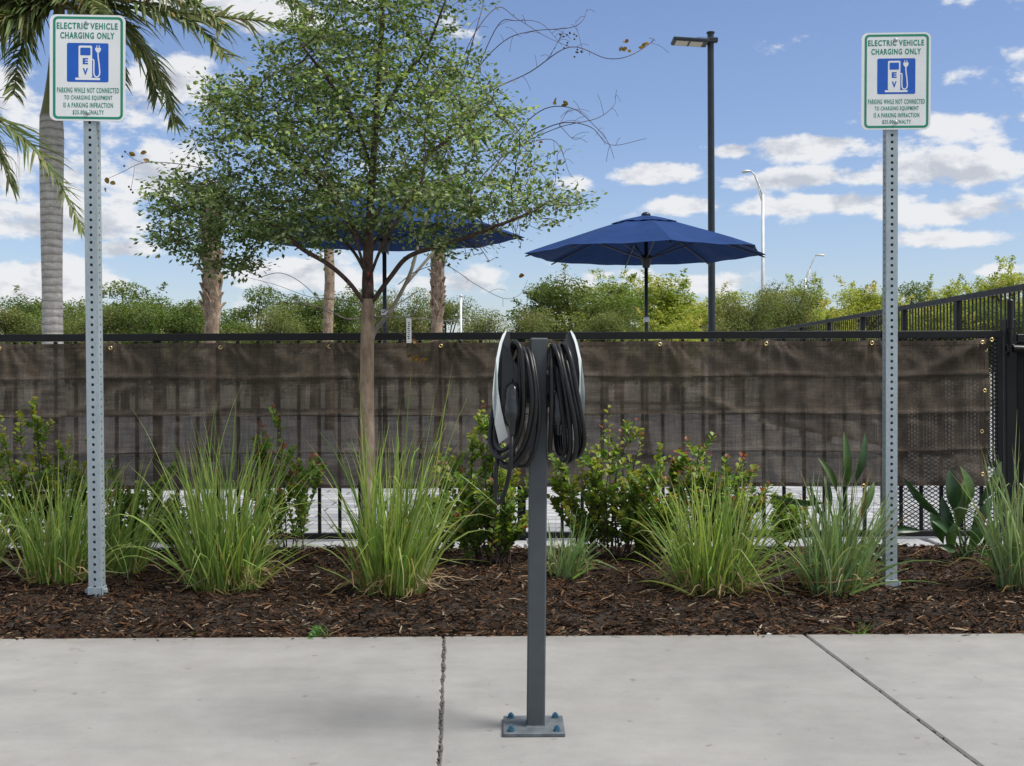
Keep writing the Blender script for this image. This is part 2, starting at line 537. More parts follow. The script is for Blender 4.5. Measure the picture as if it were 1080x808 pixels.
fs = [(j * (nx + 1) + i, j * (nx + 1) + i + 1, (j + 1) * (nx + 1) + i + 1, (j + 1) * (nx + 1) + i) for j in range(ny) for i in range(nx)]
m.add(vs, fs)
tag(m.build('planting_bed', M['soil'], smooth=True), 'dark soil of the planting bed', 'soil', kind='structure')
m = MB()
rc = random.Random(5)
pal = [(.034, .018, .010), (.058, .031, .016), (.10, .048, .021), (.024, .014, .009), (.15, .078, .038), (.046, .025, .014)]
for i in range(72000):
    t = T_EDGE + .004 + (T_BACK - T_EDGE) * (rc.random() ** 1.25)
    if i % 400 == 0: t = T_EDGE - abs(rc.gauss(0, .02))
    s = rc.uniform(-1, 1) * (t * .47 + (.2 if i % 5 else 1.6))
    L = rc.uniform(.005, .018) if rc.random() < .86 else rc.uniform(.018, .045)
    w = min(.0042, L * rc.uniform(.10, .28))
    an = rc.gauss(0, .75)
    if rc.random() < .25: an = rc.uniform(0, 3.14)
    d = (U * math.cos(an) + V * math.sin(an)); d.z = rc.gauss(0, .38); d.normalize()
    n0 = Vector((rc.gauss(0, .7), rc.gauss(-.1, .7), 1)); sd = d.cross(n0).normalized()
    c = W(s, t, mz(s, t) + rc.uniform(-.002, .017)) if t > T_EDGE else W(s, t, .003)
    if t <= T_EDGE: d.z = 0; L *= .6; w *= .6
    up = Vector((0, 0, 1)) * (L * rc.uniform(-.1, .16))
    k = rc.random()
    col = pal[int(rc.random() * 6)] if k < .92 else ((.25, .165, .10) if k < .97 else (.38, .30, .21))
    kk = rc.uniform(.32, .95); col = tuple(x * kk for x in col)
    th = sd.cross(d).normalized() * (w * .35)
    vs = [c - d * L - sd * w * .6, c - d * L * .9 + sd * w * .7, c + up - sd * w, c + up + sd * w, c + d * L * .9 - sd * w * .5, c + d * L + sd * w * .4]
    vs += [c - th - d * L * .8, c + d * L * .8 - th]
    m.add(vs, [(0, 2, 3, 1), (2, 4, 5, 3), (0, 6, 7, 4, 2), (1, 3, 5, 7, 6)], col)
tag(m.build('mulch', M['chips']), 'shredded dark brown bark mulch covering the planting bed', 'mulch', kind='stuff')

# ------------------------------------------------------------------ charging pedestal
D_CH = F / 372.0 * 1.0
base = G(564.5, 768)
D_CH = base.y
pxm = D_CH / F
ch = thing('charging_station', base, 'dark grey charging pedestal with two coiled black cables, bolted to the sidewalk', 'charging station')
def CP(px, py, dy=0.0):                      # a point of the pedestal, relative to its base
    p = P(px, py, D_CH); p.y += dy
    return p - ch.location
AX = (U, V, Vector((0, 0, 1)))
m = MB()
topc = CP(568.5, 356); botc = CP(565.0, 768)
zt = topc.z
zax = (topc - Vector((botc.x, 0, 0.008))).normalized()
xax = (U - zax * U.dot(zax)).normalized()
yax = zax.cross(xax)
pw = .0515
m.box(Vector((botc.x, 0, .009)) + zax * (zt - .009) / 2, (pw, pw, zt - .012), (xax, yax, zax), bev=.004)
m.build('post', M['post'], ch)
m = MB()
m.box((botc.x - .006, 0, .006), (.172, .172, .011), AX, bev=.0015)
bp = m.build('base_plate', M['plate'], ch)
mw = MB()
for i in range(40):
    pass
for (a, b) in ((-1, -1), (1, -1), (1, 1), (-1, 1)):
    q = Vector((botc.x - .006, 0, .012)) + U * a * .064 + V * b * .064
    mb = MB()
    mb.lathe([(.011, 0), (.011, .002), (.0085, .0022), (.0085, .010), (.0045, .0105), (.0045, .014)], 6, q)
    mb.build('bolt', M['bolt'], bp)
# weld bead
mb = MB()
bc = Vector((botc.x, 0, .0115))
ring = [bc + U * a * (pw / 2 + .001) + V * b * (pw / 2 + .001) for a, b in ((-1, -1), (1, -1), (1, 1), (-1, 1), (-1, -1))]
mb.tube(ring, .0035, 6)
mb.build('weld', M['plate'], bp)

outer = [(533.5, 349), (530, 354), (527, 362), (523.3, 380), (521, 400), (519.8, 415), (520.2, 430), (522, 447), (526.5, 467.5)]
inner = [(536, 460), (532, 445), (528.3, 428), (525.6, 410), (525.2, 395), (526.7, 378), (530, 362), (533, 354), (534.6, 349.6)]
def mirror(px): return 2 * 567.6 - px
for side in (0, 1):
    fx = (lambda x: x) if side == 0 else mirror
    un = MB()
    # dark inner shell of the face: follows the face, reaches toward the post at its shoulder
    shell = [(534.4, 350.2), (537.6, 352), (538.4, 362), (538.6, 371), (541, 378), (546, 388), (548, 404), (547, 425), (542, 442), (538, 452),
             (532.2, 446), (528.4, 428), (525.7, 410), (525.3, 395), (526.8, 378), (530.2, 362)]
    def loft(mb, poly, wd):
        # poly in px; half depth wd(py); rounded toward back and front
        n = len(poly); rings = []
        for q, k in ((-1, .93), (-.86, 1), (.86, 1), (1, .93)):
            rr_ = []
            cx = sum(p[0] for p in poly) / n; cy = sum(p[1] for p in poly) / n
            for (x, y) in poly:
                p = CP(fx(cx + (x - cx) * (1 if k == 1 else .985)), y)
                p.y = wd(y) * q
                rr_.append(p)
            rings.append(rr_)
        vs = [p for r_ in rings for p in r_]
        fs = [tuple(range(n)), tuple(range(4 * n - 1, 3 * n - 1, -1))]
        for a in range(3):
            for i in range(n):
                j = (i + 1) % n
                fs.append((a * n + i, (a + 1) * n + i, (a + 1) * n + j, a * n + j))
        mb.add(vs, fs)
    def wface(y):
        t = (y - 349) / 119.0
        return .028 + .052 * math.sin(min(1, t * 1.5 + .12) * math.pi / 2) if t < .55 else .080 - .058 * ((t - .55) / .45) ** 1.4
    def wbody(y):
        return wface(y) * .86
    loft(un, shell, wbody)
    # spool the cable is wound on, reaching the post
    p0, p1 = CP(fx(540), 408), CP(fx(559.5), 408)
    pts = [p0.lerp(p1, q) for q in (0, .2, .8, 1)]
    un.tube(pts, [.062, .056, .056, .06], 20)
    uo = un.build('charger_unit', M['unit'], ch, recalc=True)
    fc = MB()
    loft(fc, outer + inner, wface)
    fo = fc.build('face_panel', M['silver'], uo, recalc=True)

def cable(side, paths, name='cable'):
    mb = MB()
    for pts in paths:
        q = [CP(x, y, -dy) for x, y, dy in pts]
        mb.tube(cr(q, 10), .0067, 10)
    return mb.build(name, M['rubber'], ch, smooth=True)
def zc(pts):   # zoomed-crop coordinates of the study picture to pixels
    return [(500 + x / 3.85, 330 + y / 3.848, d) for x, y, d in pts]
fr = .075
left_loops = [
    zc([(150, 160, -.02), (152, 133, .03), (172, 124, .07), (190, 165, .088), (200, 300, .092), (196, 420, .088), (170, 520, .075), (128, 578, .06), (88, 575, .03), (66, 530, -.02), (72, 420, -.06), (110, 260, -.08), (150, 170, -.03)]),
    zc([(185, 165, -.03), (196, 145, .03), (212, 190, .08), (230, 300, .098), (230, 400, .095), (205, 520, .08), (150, 600, .06), (112, 604, .02), (80, 560, -.04), (85, 430, -.08), (140, 260, -.09), (185, 165, -.03)]),
    zc([(205, 170, -.03), (218, 150, .03), (236, 230, .08), (248, 340, .094), (243, 440, .092), (215, 540, .08), (165, 612, .06), (125, 622, .02), (98, 590, -.04), (100, 430, -.08), (160, 260, -.09), (205, 170, -.03)]),
    zc([(222, 170, -.03), (232, 165, .03), (250, 260, .07), (261, 370, .082), (258, 470, .08), (240, 560, .07), (212, 612, .05), (182, 618, .02), (160, 590, -.03), (165, 430, -.07), (200, 260, -.08), (222, 170, -.03)]),
    zc([(158, 150, -.01), (180, 135, .02), (184, 200, .06), (186, 320, .075), (180, 430, .07), (155, 520, .055), (112, 555, .03), (84, 520, -.02), (90, 420, -.06), (130, 250, -.07), (158, 150, -.01)]),
]
cable(0, left_loops)
right_loops = [
    zc([(316, 165, -.03), (314, 145, .02), (310, 220, .07), (311, 340, .082), (309, 450, .08), (306, 530, .06), (308, 560, .02), (312, 500, -.04), (320, 300, -.07), (316, 165, -.03)]),
    zc([(312, 150, -.02), (318, 132, .03), (338, 180, .075), (358, 280, .09), (376, 400, .093), (385, 490, .088), (384, 560, .07), (368, 596, .04), (350, 575, -.02), (340, 430, -.07), (322, 260, -.08), (312, 150, -.02)]),
    zc([(335, 155, -.03), (343, 138, .02), (352, 190, .07), (376, 310, .098), (400, 430, .1), (408, 520, .09), (402, 575, .07), (380, 602, .03), (358, 570, -.03), (350, 400, -.08), (340, 240, -.08), (335, 155, -.03)]),
    zc([(350, 140, -.01), (364, 126, .03), (382, 170, .075), (402, 270, .092), (424, 390, .095), (440, 480, .088), (436, 540, .07), (415, 580, .04), (392, 560, -.02), (388, 420, -.07), (368, 250, -.08), (350, 140, -.01)]),
    zc([(345, 150, -.02), (358, 150, .02), (380, 240, .06), (402, 360, .075), (422, 470, .078), (424, 540, .06), (405, 585, .03), (380, 560, -.02), (370, 400, -.06), (355, 240, -.07), (345, 150, -.02)]),
    zc([(318, 180, .0), (330, 240, .06), (346, 350, .075), (360, 450, .075), (366, 530, .065), (356, 572, .04), (336, 545, .0), (325, 400, -.05), (318, 180, .0)]),
]
cable(1, right_loops)
# tail below the plug
cable(0, [zc([(154, 480, .085), (152, 540, .105), (147, 610, .11), (132, 690, .10), (112, 748, .09), (98, 752, .08), (91, 720, .07), (90, 650, .06), (94, 600, .04), (108, 560, .0)])], 'cable')
# plugs in their holsters
for pts in (zc([(160, 300, .05), (156, 325, .07), (154, 360, .085), (154, 410, .09), (155, 450, .09), (154, 492, .088)]),
            zc([(330, 320, .03), (332, 350, .05), (334, 400, .06), (336, 430, .06), (338, 460, .055), (340, 490, .05)])):
    mb = MB()
    q = cr([CP(x, y, -d) for x, y, d in pts], 5)
    n = len(q)
    prof = [.014, .026, .0275, .0255, .023, .0235, .025, .0245, .021, .016, .0135, .0115, .010]
    rad = [prof[min(len(prof) - 1, int(i * (len(prof) - 1) / (n - 1) + .5))] for i in range(n)]
    mb.tube(q, rad, 14, flat=.8)
    mb.build('plug', M['plug'], ch, smooth=True)

# ------------------------------------------------------------------ EV parking signs
def text_mesh(txt, width, height, cx, cy, bold=.02):
    cu = bpy.data.curves.new('lettering', 'FONT')
    cu.body = txt; cu.align_x = 'CENTER'; cu.size = 1.0; cu.offset = bold; cu.space_character = 1.18; cu.fill_mode = 'FRONT'; cu.resolution_u = 3
    o = bpy.data.objects.new('lettering', cu); COL.objects.link(o)
    dg = bpy.context.evaluated_depsgraph_get(); dg.update()
    me = o.evaluated_get(dg).to_mesh()
    vs = [v.co.copy() for v in me.vertices]
    fs = [tuple(p.vertices) for p in me.polygons]
    o.evaluated_get(dg).to_mesh_clear()
    bpy.data.objects.remove(o); bpy.data.curves.remove(cu)
    x0 = min(v.x for v in vs); x1 = max(v.x for v in vs); y0 = min(v.y for v in vs); y1 = max(v.y for v in vs)
    return [(cx + ((v.x - x0) / (x1 - x0) - .5) * width, cy + ((v.y - y0) / (y1 - y0) - .5) * height) for v in vs], fs
def rrect(x0, y0, x1, y1, r, n=6):
    out = []
    for cx, cy, a0 in ((x1 - r, y1 - r, 0), (x0 + r, y1 - r, 90), (x0 + r, y0 + r, 180), (x1 - r, y0 + r, 270)):
        for i in range(n + 1):
            a = R(a0 + 90 * i / n)
            out.append((cx + r * math.cos(a), cy + r * math.sin(a)))
    return out
K = .322 / 429.0
def Z(X, Y):                                   # sign-face coordinates from the study crop
    return ((X - 296.5) * K, (396 - Y) * K)
def zrect(x0, y0, x1, y1):
    return [Z(x0, y1), Z(x1, y1), Z(x1, y0), Z(x0, y0)]
def make_sign(px_top, py_top, px_bot, py_bot, d, signc, label, zsc=1.0, tilt=0.0, face=0.0):
    b = P(px_bot, py_bot, d); t = P(px_top, py_top, d)
    root = thing('parking_sign', b, label, 'parking sign', 'charging-only signs on perforated posts')
    ax = (t - b).normalized()
    sx = Vector((1, 0, 0)); sx = (sx - ax * sx.dot(ax)).normalized(); sy = ax.cross(sx)
    L = (t - b).length
    # perforated square tube with real holes
    hw = .0275 * zsc
    def tube_mesh(hw, z0, z1, hole, pitch, sides):
        mb = MB()
        n = int((z1 - z0) / pitch)
        for ang, holes in sides:
            dx, dn = [(sx, -sy), (sy, sx), (-sx, sy), (-sy, -sx)][ang]
            for i in range(n):
                zc0 = z0 + i * pitch; zc1 = zc0 + pitch
                def q(a, z, inn=0): return dx * a + dn * (hw - inn) + ax * z
                if not holes:
                    mb.add([q(-hw, zc0), q(hw, zc0), q(hw, zc1), q(-hw, zc1)], [(0, 1, 2, 3)]); continue
                # cell with a round hole
                k = 12; cz = (zc0 + zc1) / 2
                ring = []
                outer_ = []
                for j in range(k):
                    a = 2 * math.pi * (j + .5) / k
                    ca, sa = math.cos(a), math.sin(a)
                    ring.append((hole * ca, cz + hole * sa))
                    s_ = 1 / max(abs(ca), abs(sa))
                    outer_.append((pitch / 2 * ca * s_, cz + pitch / 2 * sa * s_))
                vs = [q(a, z) for a, z in ring] + [q(a, z) for a, z in outer_] + [q(a, z, .003) for a, z in ring]
                fs = []
                for j in range(k):
                    j2 = (j + 1) % k
                    fs.append((j, k + j, k + j2, j2))
                    fs.append((2 * k + j, j, j2, 2 * k + j2))
                # corners of the square ring are close enough at k=12 for a flat pane; add them
                for (cs, a0, a1) in (((1, 1), 1, 1), ((-1, 1), 4, 4), ((-1, -1), 7, 7), ((1, -1), 10, 10)):
                    pass
                mb.add(vs, fs)
                e = pitch / 2
                mb.add([q(-hw, zc0), q(-e, zc0), q(-e, zc1), q(-hw, zc1)], [(0, 1, 2, 3)])
                mb.add([q(e, zc0), q(hw, zc0), q(hw, zc1), q(e, zc1)], [(0, 1, 2, 3)])
                # fill the tiny corner triangles left by the 12-gon sampling
                for cxs, czs, ja, jb in ((e, zc1, 1, 1), ):
                    pass
        return mb
    top = L + .0
    tube_mesh(hw, -.04, top + .44 * zsc, .0068, .0325 * zsc, ((0, True), (1, True), (2, False), (3, True))).build('post', M['galv'], root)
    sl = MB()
    hh = hw + .005
    for ang in range(4):
        dx, dn = [(sx, -sy), (sy, sx), (-sx, sy), (-sy, -sx)][ang]
        q = dn * (hh - .0015) + ax * -.01
        sl.box(q, (hh * 2 + .0, .003, .10), (dx, dn, ax), bev=.0008)
    for a in (-1, 1):
        sl.box(sx * a * (hh + .008) + ax * .022 + sy * -.01, (.016, .012, .018), (sx, sy, ax), bev=.002)
    sl.build('anchor_sleeve', M['galv'], root)
    # panel
    c = P(signc[0], signc[1], d) - b
    cf = Matrix.Rotation(face, 4, 'Z')
    px_ = cf @ (sx * math.cos(tilt) + ax * math.sin(tilt)); pz_ = (ax * math.cos(tilt) - sx * math.sin(tilt))
    pn = px_.cross(pz_)              # points away from the camera
    c = Vector((c.x, 0, c.z)) - Vector((0, 1, 0)) * (hw + .006)
    def q(x, z, o): return c + px_ * x * zsc + pz_ * z * zsc + pn * o
    mb = MB()
    mb.prism(rrect(*Z(82, 702), *Z(511, 90), 38 * K), -.0015, .0015, q)
    pn_o = mb.build('panel', M['signwhite'], root, recalc=True)
    mb = MB()
    o_ = rrect(*Z(101, 692), *Z(498, 101), 28 * K); i_ = rrect(*Z(115.5, 677.5), *Z(483.5, 115.5), 16 * K)
    n = len(o_)
    mb.add([q(x, z, .0019) for x, z in o_] + [q(x, z, .0019) for x, z in i_], [(i, (i + 1) % n, n + (i + 1) % n, n + i) for i in range(n)])
    mb.build('border', M['green'], pn_o)
    mb = MB()
    for txt, x0, x1, y0, y1, bo in (('ELECTRIC VEHICLE', 122, 468, 136, 174, .034), ('CHARGING ONLY', 142, 450, 191, 229, .034),
                                ('PARKING WHILE NOT CONNECTED', 124, 476, 510, 541, .024), ('TO CHARGING EQUIPMENT', 165, 438, 555, 585, .024),
                                ('IS A PARKING INFRACTION', 160, 442, 597, 626, .024), ('$25.00 PENALTY', 213, 391, 640, 669, .024)):
        cx, cy = Z((x0 + x1) / 2, (y0 + y1) / 2)
        vs, fs = text_mesh(txt, (x1 - x0) * K, (y1 - y0) * K, cx, cy, bo)
        mb.add([q(x, z, .0021) for x, z in vs], fs)
    mb.build('lettering', M['green'], pn_o)
    mb = MB()
    mb.add([q(x, z, .0019) for x, z in rrect(*Z(180, 478), *Z(416, 253), 10 * K)], [tuple(range(28))])
    sq = mb.build('symbol_square', M['blue'], pn_o)
    mb = MB(); ow = .0023
    def poly(pts, o=ow): mb.add([q(x, z, o) for x, z in pts], [tuple(range(len(pts)))])
    poly(rrect(*Z(246, 453), *Z(323, 268), 8 * K))
    poly(zrect(228, 453.4, 368, 466))
    path = [(323, 348), (332, 352), (333, 380), (333, 425), (338, 442), (349, 448), (360, 442), (366, 425), (363, 380), (357, 330), (356, 305)]
    hp = cr([Vector((*Z(x, y), 0)) for x, y in path], 5)
    vs, fs = [], []
    for i, p_ in enumerate(hp):
        tg = (hp[min(i + 1, len(hp) - 1)] - hp[max(0, i - 1)]).normalized(); nn = Vector((-tg.y, tg.x, 0)) * 3.6 * K
        vs += [q((p_ + nn).x, (p_ + nn).y, ow + .0001), q((p_ - nn).x, (p_ - nn).y, ow + .0001)]
    fs = [(2 * i, 2 * i + 1, 2 * i + 3, 2 * i + 2) for i in range(len(hp) - 1)]
    mb.add(vs, fs)
    poly([Z(340, 280), Z(373, 280), Z(372, 295), Z(363, 308), Z(351, 308), Z(341, 295)], ow + .0002)
    poly(zrect(347.5, 265, 352, 280)); poly(zrect(361, 265, 365.5, 280))
    mb.build('pump_symbol', M['signwhite'], pn_o)
    mb = MB()
    poly2 = lambda pts: mb.add([q(x, z, .0027) for x, z in pts], [tuple(range(len(pts)))])
    poly2(rrect(*Z(256, 324), *Z(314, 280), 5 * K))
    for txt, y0, y1 in (('E', 340, 376), ('V', 398, 437)):
        cx, cy = Z(285, (y0 + y1) / 2)
        vs, fs = text_mesh(txt, 30 * K, (y1 - y0) * K, cx, cy, .045)
        mb.add([q(x, z, .0027) for x, z in vs], fs)
    mb.build('symbol_letters', M['blue'], pn_o)
    for X, Y in ((293, 137), (296, 655)):
        mb = MB()
        x, z = Z(X, Y)
        pr = [(.0105, .0024), (.0105, .0036), (.0085, .0050), (.0045, .0075), (0.001, .0085)]
        vs, fs = [], []
        for r_, o in pr:
            for k in range(14):
                a = 2 * math.pi * k / 14
                vs.append(q(x + r_ * math.cos(a), z + r_ * math.sin(a), o))
        for i in range(4):
            for k in range(14):
                k2 = (k + 1) % 14
                fs.append((i * 14 + k, i * 14 + k2, i * 14 + 14 + k2, i * 14 + 14 + k))
        fs.append(tuple(range(56, 70)))
        mb.add(vs, fs)
        mb.build('rivet', M['galv'], pn_o, smooth=True)
    return root
dl = .955 * F / 231
make_sign(97.0, 131, 102.5, 628, dl, (95.3, 73.8), 'green and white charging-only sign in front of the ring-barked palm', 1.0, R(-.7), R(3))
dr = dl * 1.045
make_sign(939.0, 139, 938.3, 620, dr, (942.5, 87.5), 'green and white charging-only sign against open sky beside the broad-leaved plants', .956, R(-.3), R(-4))

# ------------------------------------------------------------------ fence, mesh gate, privacy screen
def zt_at(py, px=540, t=T_FENCE):
    return PT(px, py, t).z
Z_TOP = 1.0 + (396 - 350.5) * T_FENCE / F
Z_BOT = 1.0 - (568 - 396) * T_FENCE / F
s_gate0 = st(PT(928, 400, T_FENCE))[0]
s_gate1 = st(PT(1057, 400, T_FENCE))[0]
s_left = -5.6
fe = thing('metal_fence', W(s_left, T_FENCE, 0), 'black metal picket fence covered by the brown screen behind the planting bed', 'fence')
def fw(s, t, z): return W(s, t, z) - fe.location
m = MB(); m.box(fw((s_left + s_gate0) / 2, T_FENCE, Z_TOP - .022), (s_gate0 - s_left, .05, .044), AX, bev=.003); m.build('top_rail', M['rail'], fe)
m = MB(); m.box(fw((s_left + s_gate0) / 2, T_FENCE, Z_BOT + .02), (s_gate0 - s_left, .036, .036), AX, bev=.003); m.build('bottom_rail', M['black'], fe)
pk = None
s = s_gate0 - .095
i = 0
while s > s_left:
    if i % 18 == 17:
        m = MB(); m.box(fw(s, T_FENCE + .006, (Z_TOP - .045) / 2), (.05, .034, Z_TOP - .045), AX, bev=.003); m.build('post', M['black'], fe)
    elif pk is None:
        m = MB(); h = Z_TOP - .048 - Z_BOT - .036
        m.box((0, 0, 0), (.019, .019, h), AX)
        pk = m.build('picket', M['black'], fe); pk.location = fw(s, T_FENCE, Z_BOT + .038 + h / 2)
    else:
        c = copy_obj(pk, fe); c.location = fw(s, T_FENCE, Z_BOT + .038 + h / 2)
    s -= .121; i += 1

ga = thing('mesh_gate', W(s_gate0, T_FENCE, 0), 'black gate with diamond steel mesh behind the right sign post', 'gate')
def gw(s, t, z): return W(s, t, z) - ga.location
m = MB()
wg = s_gate1 - s_gate0
m.box(gw((s_gate0 + s_gate1) / 2, T_FENCE, Z_TOP - .024), (wg - .006, .048, .044), AX, bev=.003)
m.box(gw((s_gate0 + s_gate1) / 2, T_FENCE, Z_BOT + .02), (wg - .006, .04, .036), AX, bev=.003)
hz = Z_TOP - .048 - Z_BOT - .04
for sx_ in (s_gate0 + .022, s_gate1 - .022):
    m.box(gw(sx_, T_FENCE, Z_BOT + .039 + hz / 2), (.036, .04, hz), AX, bev=.003)
m.build('frame', M['black'], ga)
h = hz
for k in range(5):
    s = s_gate0 + .125 + k * .121
    m = MB(); m.box(gw(s, T_FENCE + .006, Z_BOT + .039 + h / 2), (.019, .019, h), AX); m.build('picket', M['black'], ga)
m = MB()
z0, z1 = Z_BOT + .038, Z_TOP - .046
a0, a1 = s_gate0 + .03, s_gate1 - .03
sl = .62; pit = .040
for sg in (1, -1):
    c0 = z0 - sl * (a1 - a0) if sg == 1 else z0
    c1 = z1 if sg == 1 else z1 + sl * (a1 - a0)
    c = c0
    while c < c1:
        # line z = c + sg*sl*(s-a0)
        xs = [a0, a1]
        pts = []
        for s_ in (a0, a1):
            pts.append((s_, c + sg * sl * (s_ - a0)))
        (sa, za), (sb, zb) = pts
        def clip(lo, hi, sa, za, sb, zb):
            if za == zb: return None
            k0, k1 = (lo - za) / (zb - za), (hi - za) / (zb - za)
            if k0 > k1: k0, k1 = k1, k0
            k0, k1 = max(0, k0), min(1, k1)
            if k1 <= k0: return None
            return (sa + (sb - sa) * k0, za + (zb - za) * k0, sa + (sb - sa) * k1, za + (zb - za) * k1)
        r_ = clip(z0, z1, sa, za, sb, zb)
        if r_:
            m.tube([gw(r_[0], T_FENCE - .012 - .003 * sg, r_[1]), gw(r_[2], T_FENCE - .012 - .003 * sg, r_[3])], .0028, 4, cap=False)
        c += pit * sl
m.build('diamond_mesh', M['black'], ga)

s_post = st(PT(1064.5, 400, T_FENCE))[0]
gp = thing('gate_post', W(s_post, T_FENCE, 0), 'thick black gate post with bolt-on hinge at the right edge', 'post')
def gq(s, t, z): return W(s, t, z) - gp.location
m = MB(); m.box(gq(s_post, T_FENCE, .66), (.062, .062, 1.33), AX, bev=.004)
m.build('post', M['black'], gp)
m = MB()
hx = st(PT(1066.5, 400, T_FENCE - .06))[0]
m.tube([gq(hx, T_FENCE - .05, zt_at(349)), gq(hx, T_FENCE - .05, zt_at(320))], .018, 12)
m.lathe([(.012, 0), (.016, .004), (.02, .012), (.012, .022), (.004, .024)], 12, gq(hx, T_FENCE - .05, zt_at(322)))
m.tube([gq(hx, T_FENCE - .055, zt_at(378)), gq(hx, T_FENCE - .055, zt_at(350))], .012, 10)
m.box(gq(hx, T_FENCE - .045, zt_at(370)), (.05, .03, .05), AX, bev=.004)
m.build('hinge', M['rail'], gp)
m = MB()
m.tube([gq(hx + .01, T_FENCE - .06, zt_at(370)), gq(hx + .14, T_FENCE - .06, zt_at(371))], .022, 14)
m.build('pipe_arm', M['rail'], gp)
# dark panel continuing to the right
dp = thing('metal_barrier', W(s_post + .05, T_FENCE, 0), 'dark solid metal barrier right of the gate post at the frame edge', 'barrier')
m = MB()
m.box(W(s_post + .30, T_FENCE + .02, .62) - dp.location, (.50, .02, 1.15), AX, bev=.003)
m.build('sheet', M['black'], dp)
m = MB()
m.box(W(s_post + .30, T_FENCE, Z_TOP - .05) - dp.location, (.52, .05, .05), AX, bev=.003)
m.tube([W(s_post + .085, T_FENCE - .03, .08) - dp.location, W(s_post + .085, T_FENCE - .03, 1.15) - dp.location], .012, 8)
m.build('frame', M['rail'], dp)

# privacy screen
T_SC = T_FENCE - .030
ps = thing('privacy_screen', W(0, T_SC, .3), 'long brown mesh privacy screen tied along the fence with brass grommets', 'privacy screen')
def swp(s, t, z): return W(s, t, z) - ps.location
s0, s1 = s_left, st(PT(1042, 400, T_SC))[0]
zt_, zb_ = zt_at(360.5, 540, T_SC), zt_at(514, 540, T_SC)
m = MB()
nx, nz = 560, 84
grom_px = [-115, 2, 118, 233, 348, 465, 580, 695, 807, 919, 1033]
grom_s = [st(PT(x, 364, T_SC))[0] for x in grom_px]
def wr(s, z):
    k = (z - zb_) / (zt_ - zb_)
    d = .010 * math.sin(s * 3.1 + 2 * math.sin(z * 4)) + .006 * math.sin(s * 11 + z * 9) + .004 * math.sin(s * 27 + 3 * math.sin(z * 17)) + .003 * math.sin(s * 53 + 9 * z)
    for zz, am in ((.76, .009), (.50, .011), (.24, .009)):
        u = k - zz - .008 * math.sin(s * 5)
        d += am * math.exp(-(u / .018) ** 2) - am * .8 * math.exp(-((u + .03) / .02) ** 2)
    for q in (-2.9, -2.4, -1.9, -1.25, -.62, .2, .55, 1.05, 1.6, 2.25):
        d += .010 * math.exp(-((s - q + .14 * k * math.sin(q * 9)) / .025) ** 2) * (.3 + .7 * abs(math.sin(k * 5 + q)))
    # puckers fanning down from each tie
    for q in grom_s:
        u = abs(s - q)
        if u < .4:
            t_ = 1 - k
            d += .010 * math.sin((s - q) / (.03 + .22 * t_) * 5.0) * math.exp(-t_ / .22) * math.exp(-(u / .2) ** 2)
            d += .009 * math.exp(-((t_ - u * .55 - .02) / .03) ** 2) * math.exp(-u / .16)
    # drag folds from the top right grommet
    u = (k - 1.0) + (s1 - s) * .55
    d += .026 * math.exp(-(u / .045) ** 2) * math.exp(-(s1 - s) / .6)
    for q in (-2.55, -1.7, -.75, .35, 1.3):
        u = (k - .55) - (s - q) * .5 * (1 if q < 0 else -1)
        d += .018 * math.exp(-(u / .028) ** 2) * math.exp(-abs(s - q) / .2)
    return max(d + .010, -.004)
vs, ns = [], 0
for j in range(nz + 1):
    for i in range(nx + 1):
        s = s0 + (s1 - s0) * i / nx
        g = min(abs(s - q) for q in grom_s)
        top = zt_ + .012 * math.exp(-(g / .05) ** 2) - .004
        bot = zb_ + .004 * math.sin(s * 4) + .003 * math.sin(s * 13)
        z = bot + (top - bot) * j / nz
        vs.append(swp(s, T_SC - wr(s, z) * 1.0, z))
fs = [(j * (nx + 1) + i, j * (nx + 1) + i + 1, (j + 1) * (nx + 1) + i + 1, (j + 1) * (nx + 1) + i) for j in range(nz) for i in range(nx)]
m.add(vs, fs)
so = m.build('cloth', M['scrim'], ps, smooth=True)
m = MB()
hem = .022
def surf(s, z, o): return swp(s, T_SC - wr(s, z) - o, z)
for (za, zb2) in ((zt_ - .028, zt_ - .004), (zb_ + .002, zb_ + .024), (zb_ + (zt_ - zb_) * .5 - .004, zb_ + (zt_ - zb_) * .5 + .004),
                  (zb_ + (zt_ - zb_) * .755 - .003, zb_ + (zt_ - zb_) * .755 + .003), (zb_ + (zt_ - zb_) * .245 - .003, zb_ + (zt_ - zb_) * .245 + .003)):
    vs = []
    for i in range(nx + 1):
        s = s0 + (s1 - s0) * i / nx
        wob = .004 * math.sin(s * 2.3) + .002 * math.sin(s * 9)
        vs += [surf(s, za + wob, .0022), surf(s, zb2 + wob, .0022)]
    m.add(vs, [(2 * i, 2 * i + 2, 2 * i + 3, 2 * i + 1) for i in range(nx)])
vs = []
for j in range(nz + 1):
    z = zb_ + (zt_ - .006 - zb_) * j / nz
    vs += [surf(s1 - .026, z, .0026), surf(s1 - .001, z, .0026)]
m.add(vs, [(2 * i, 2 * i + 1, 2 * i + 3, 2 * i + 2) for i in range(nz)])
m.build('hem', M['scrim'], ps, smooth=True)
gro = None
gl = [(x, 364.5 - (x - 540) * .0065) for x in grom_px if -20 < x < 1060] + [(1043.5, 358.5), (1038.5, 369), (1036, 412), (1035.5, 455), (1036, 500), (909, 512)]
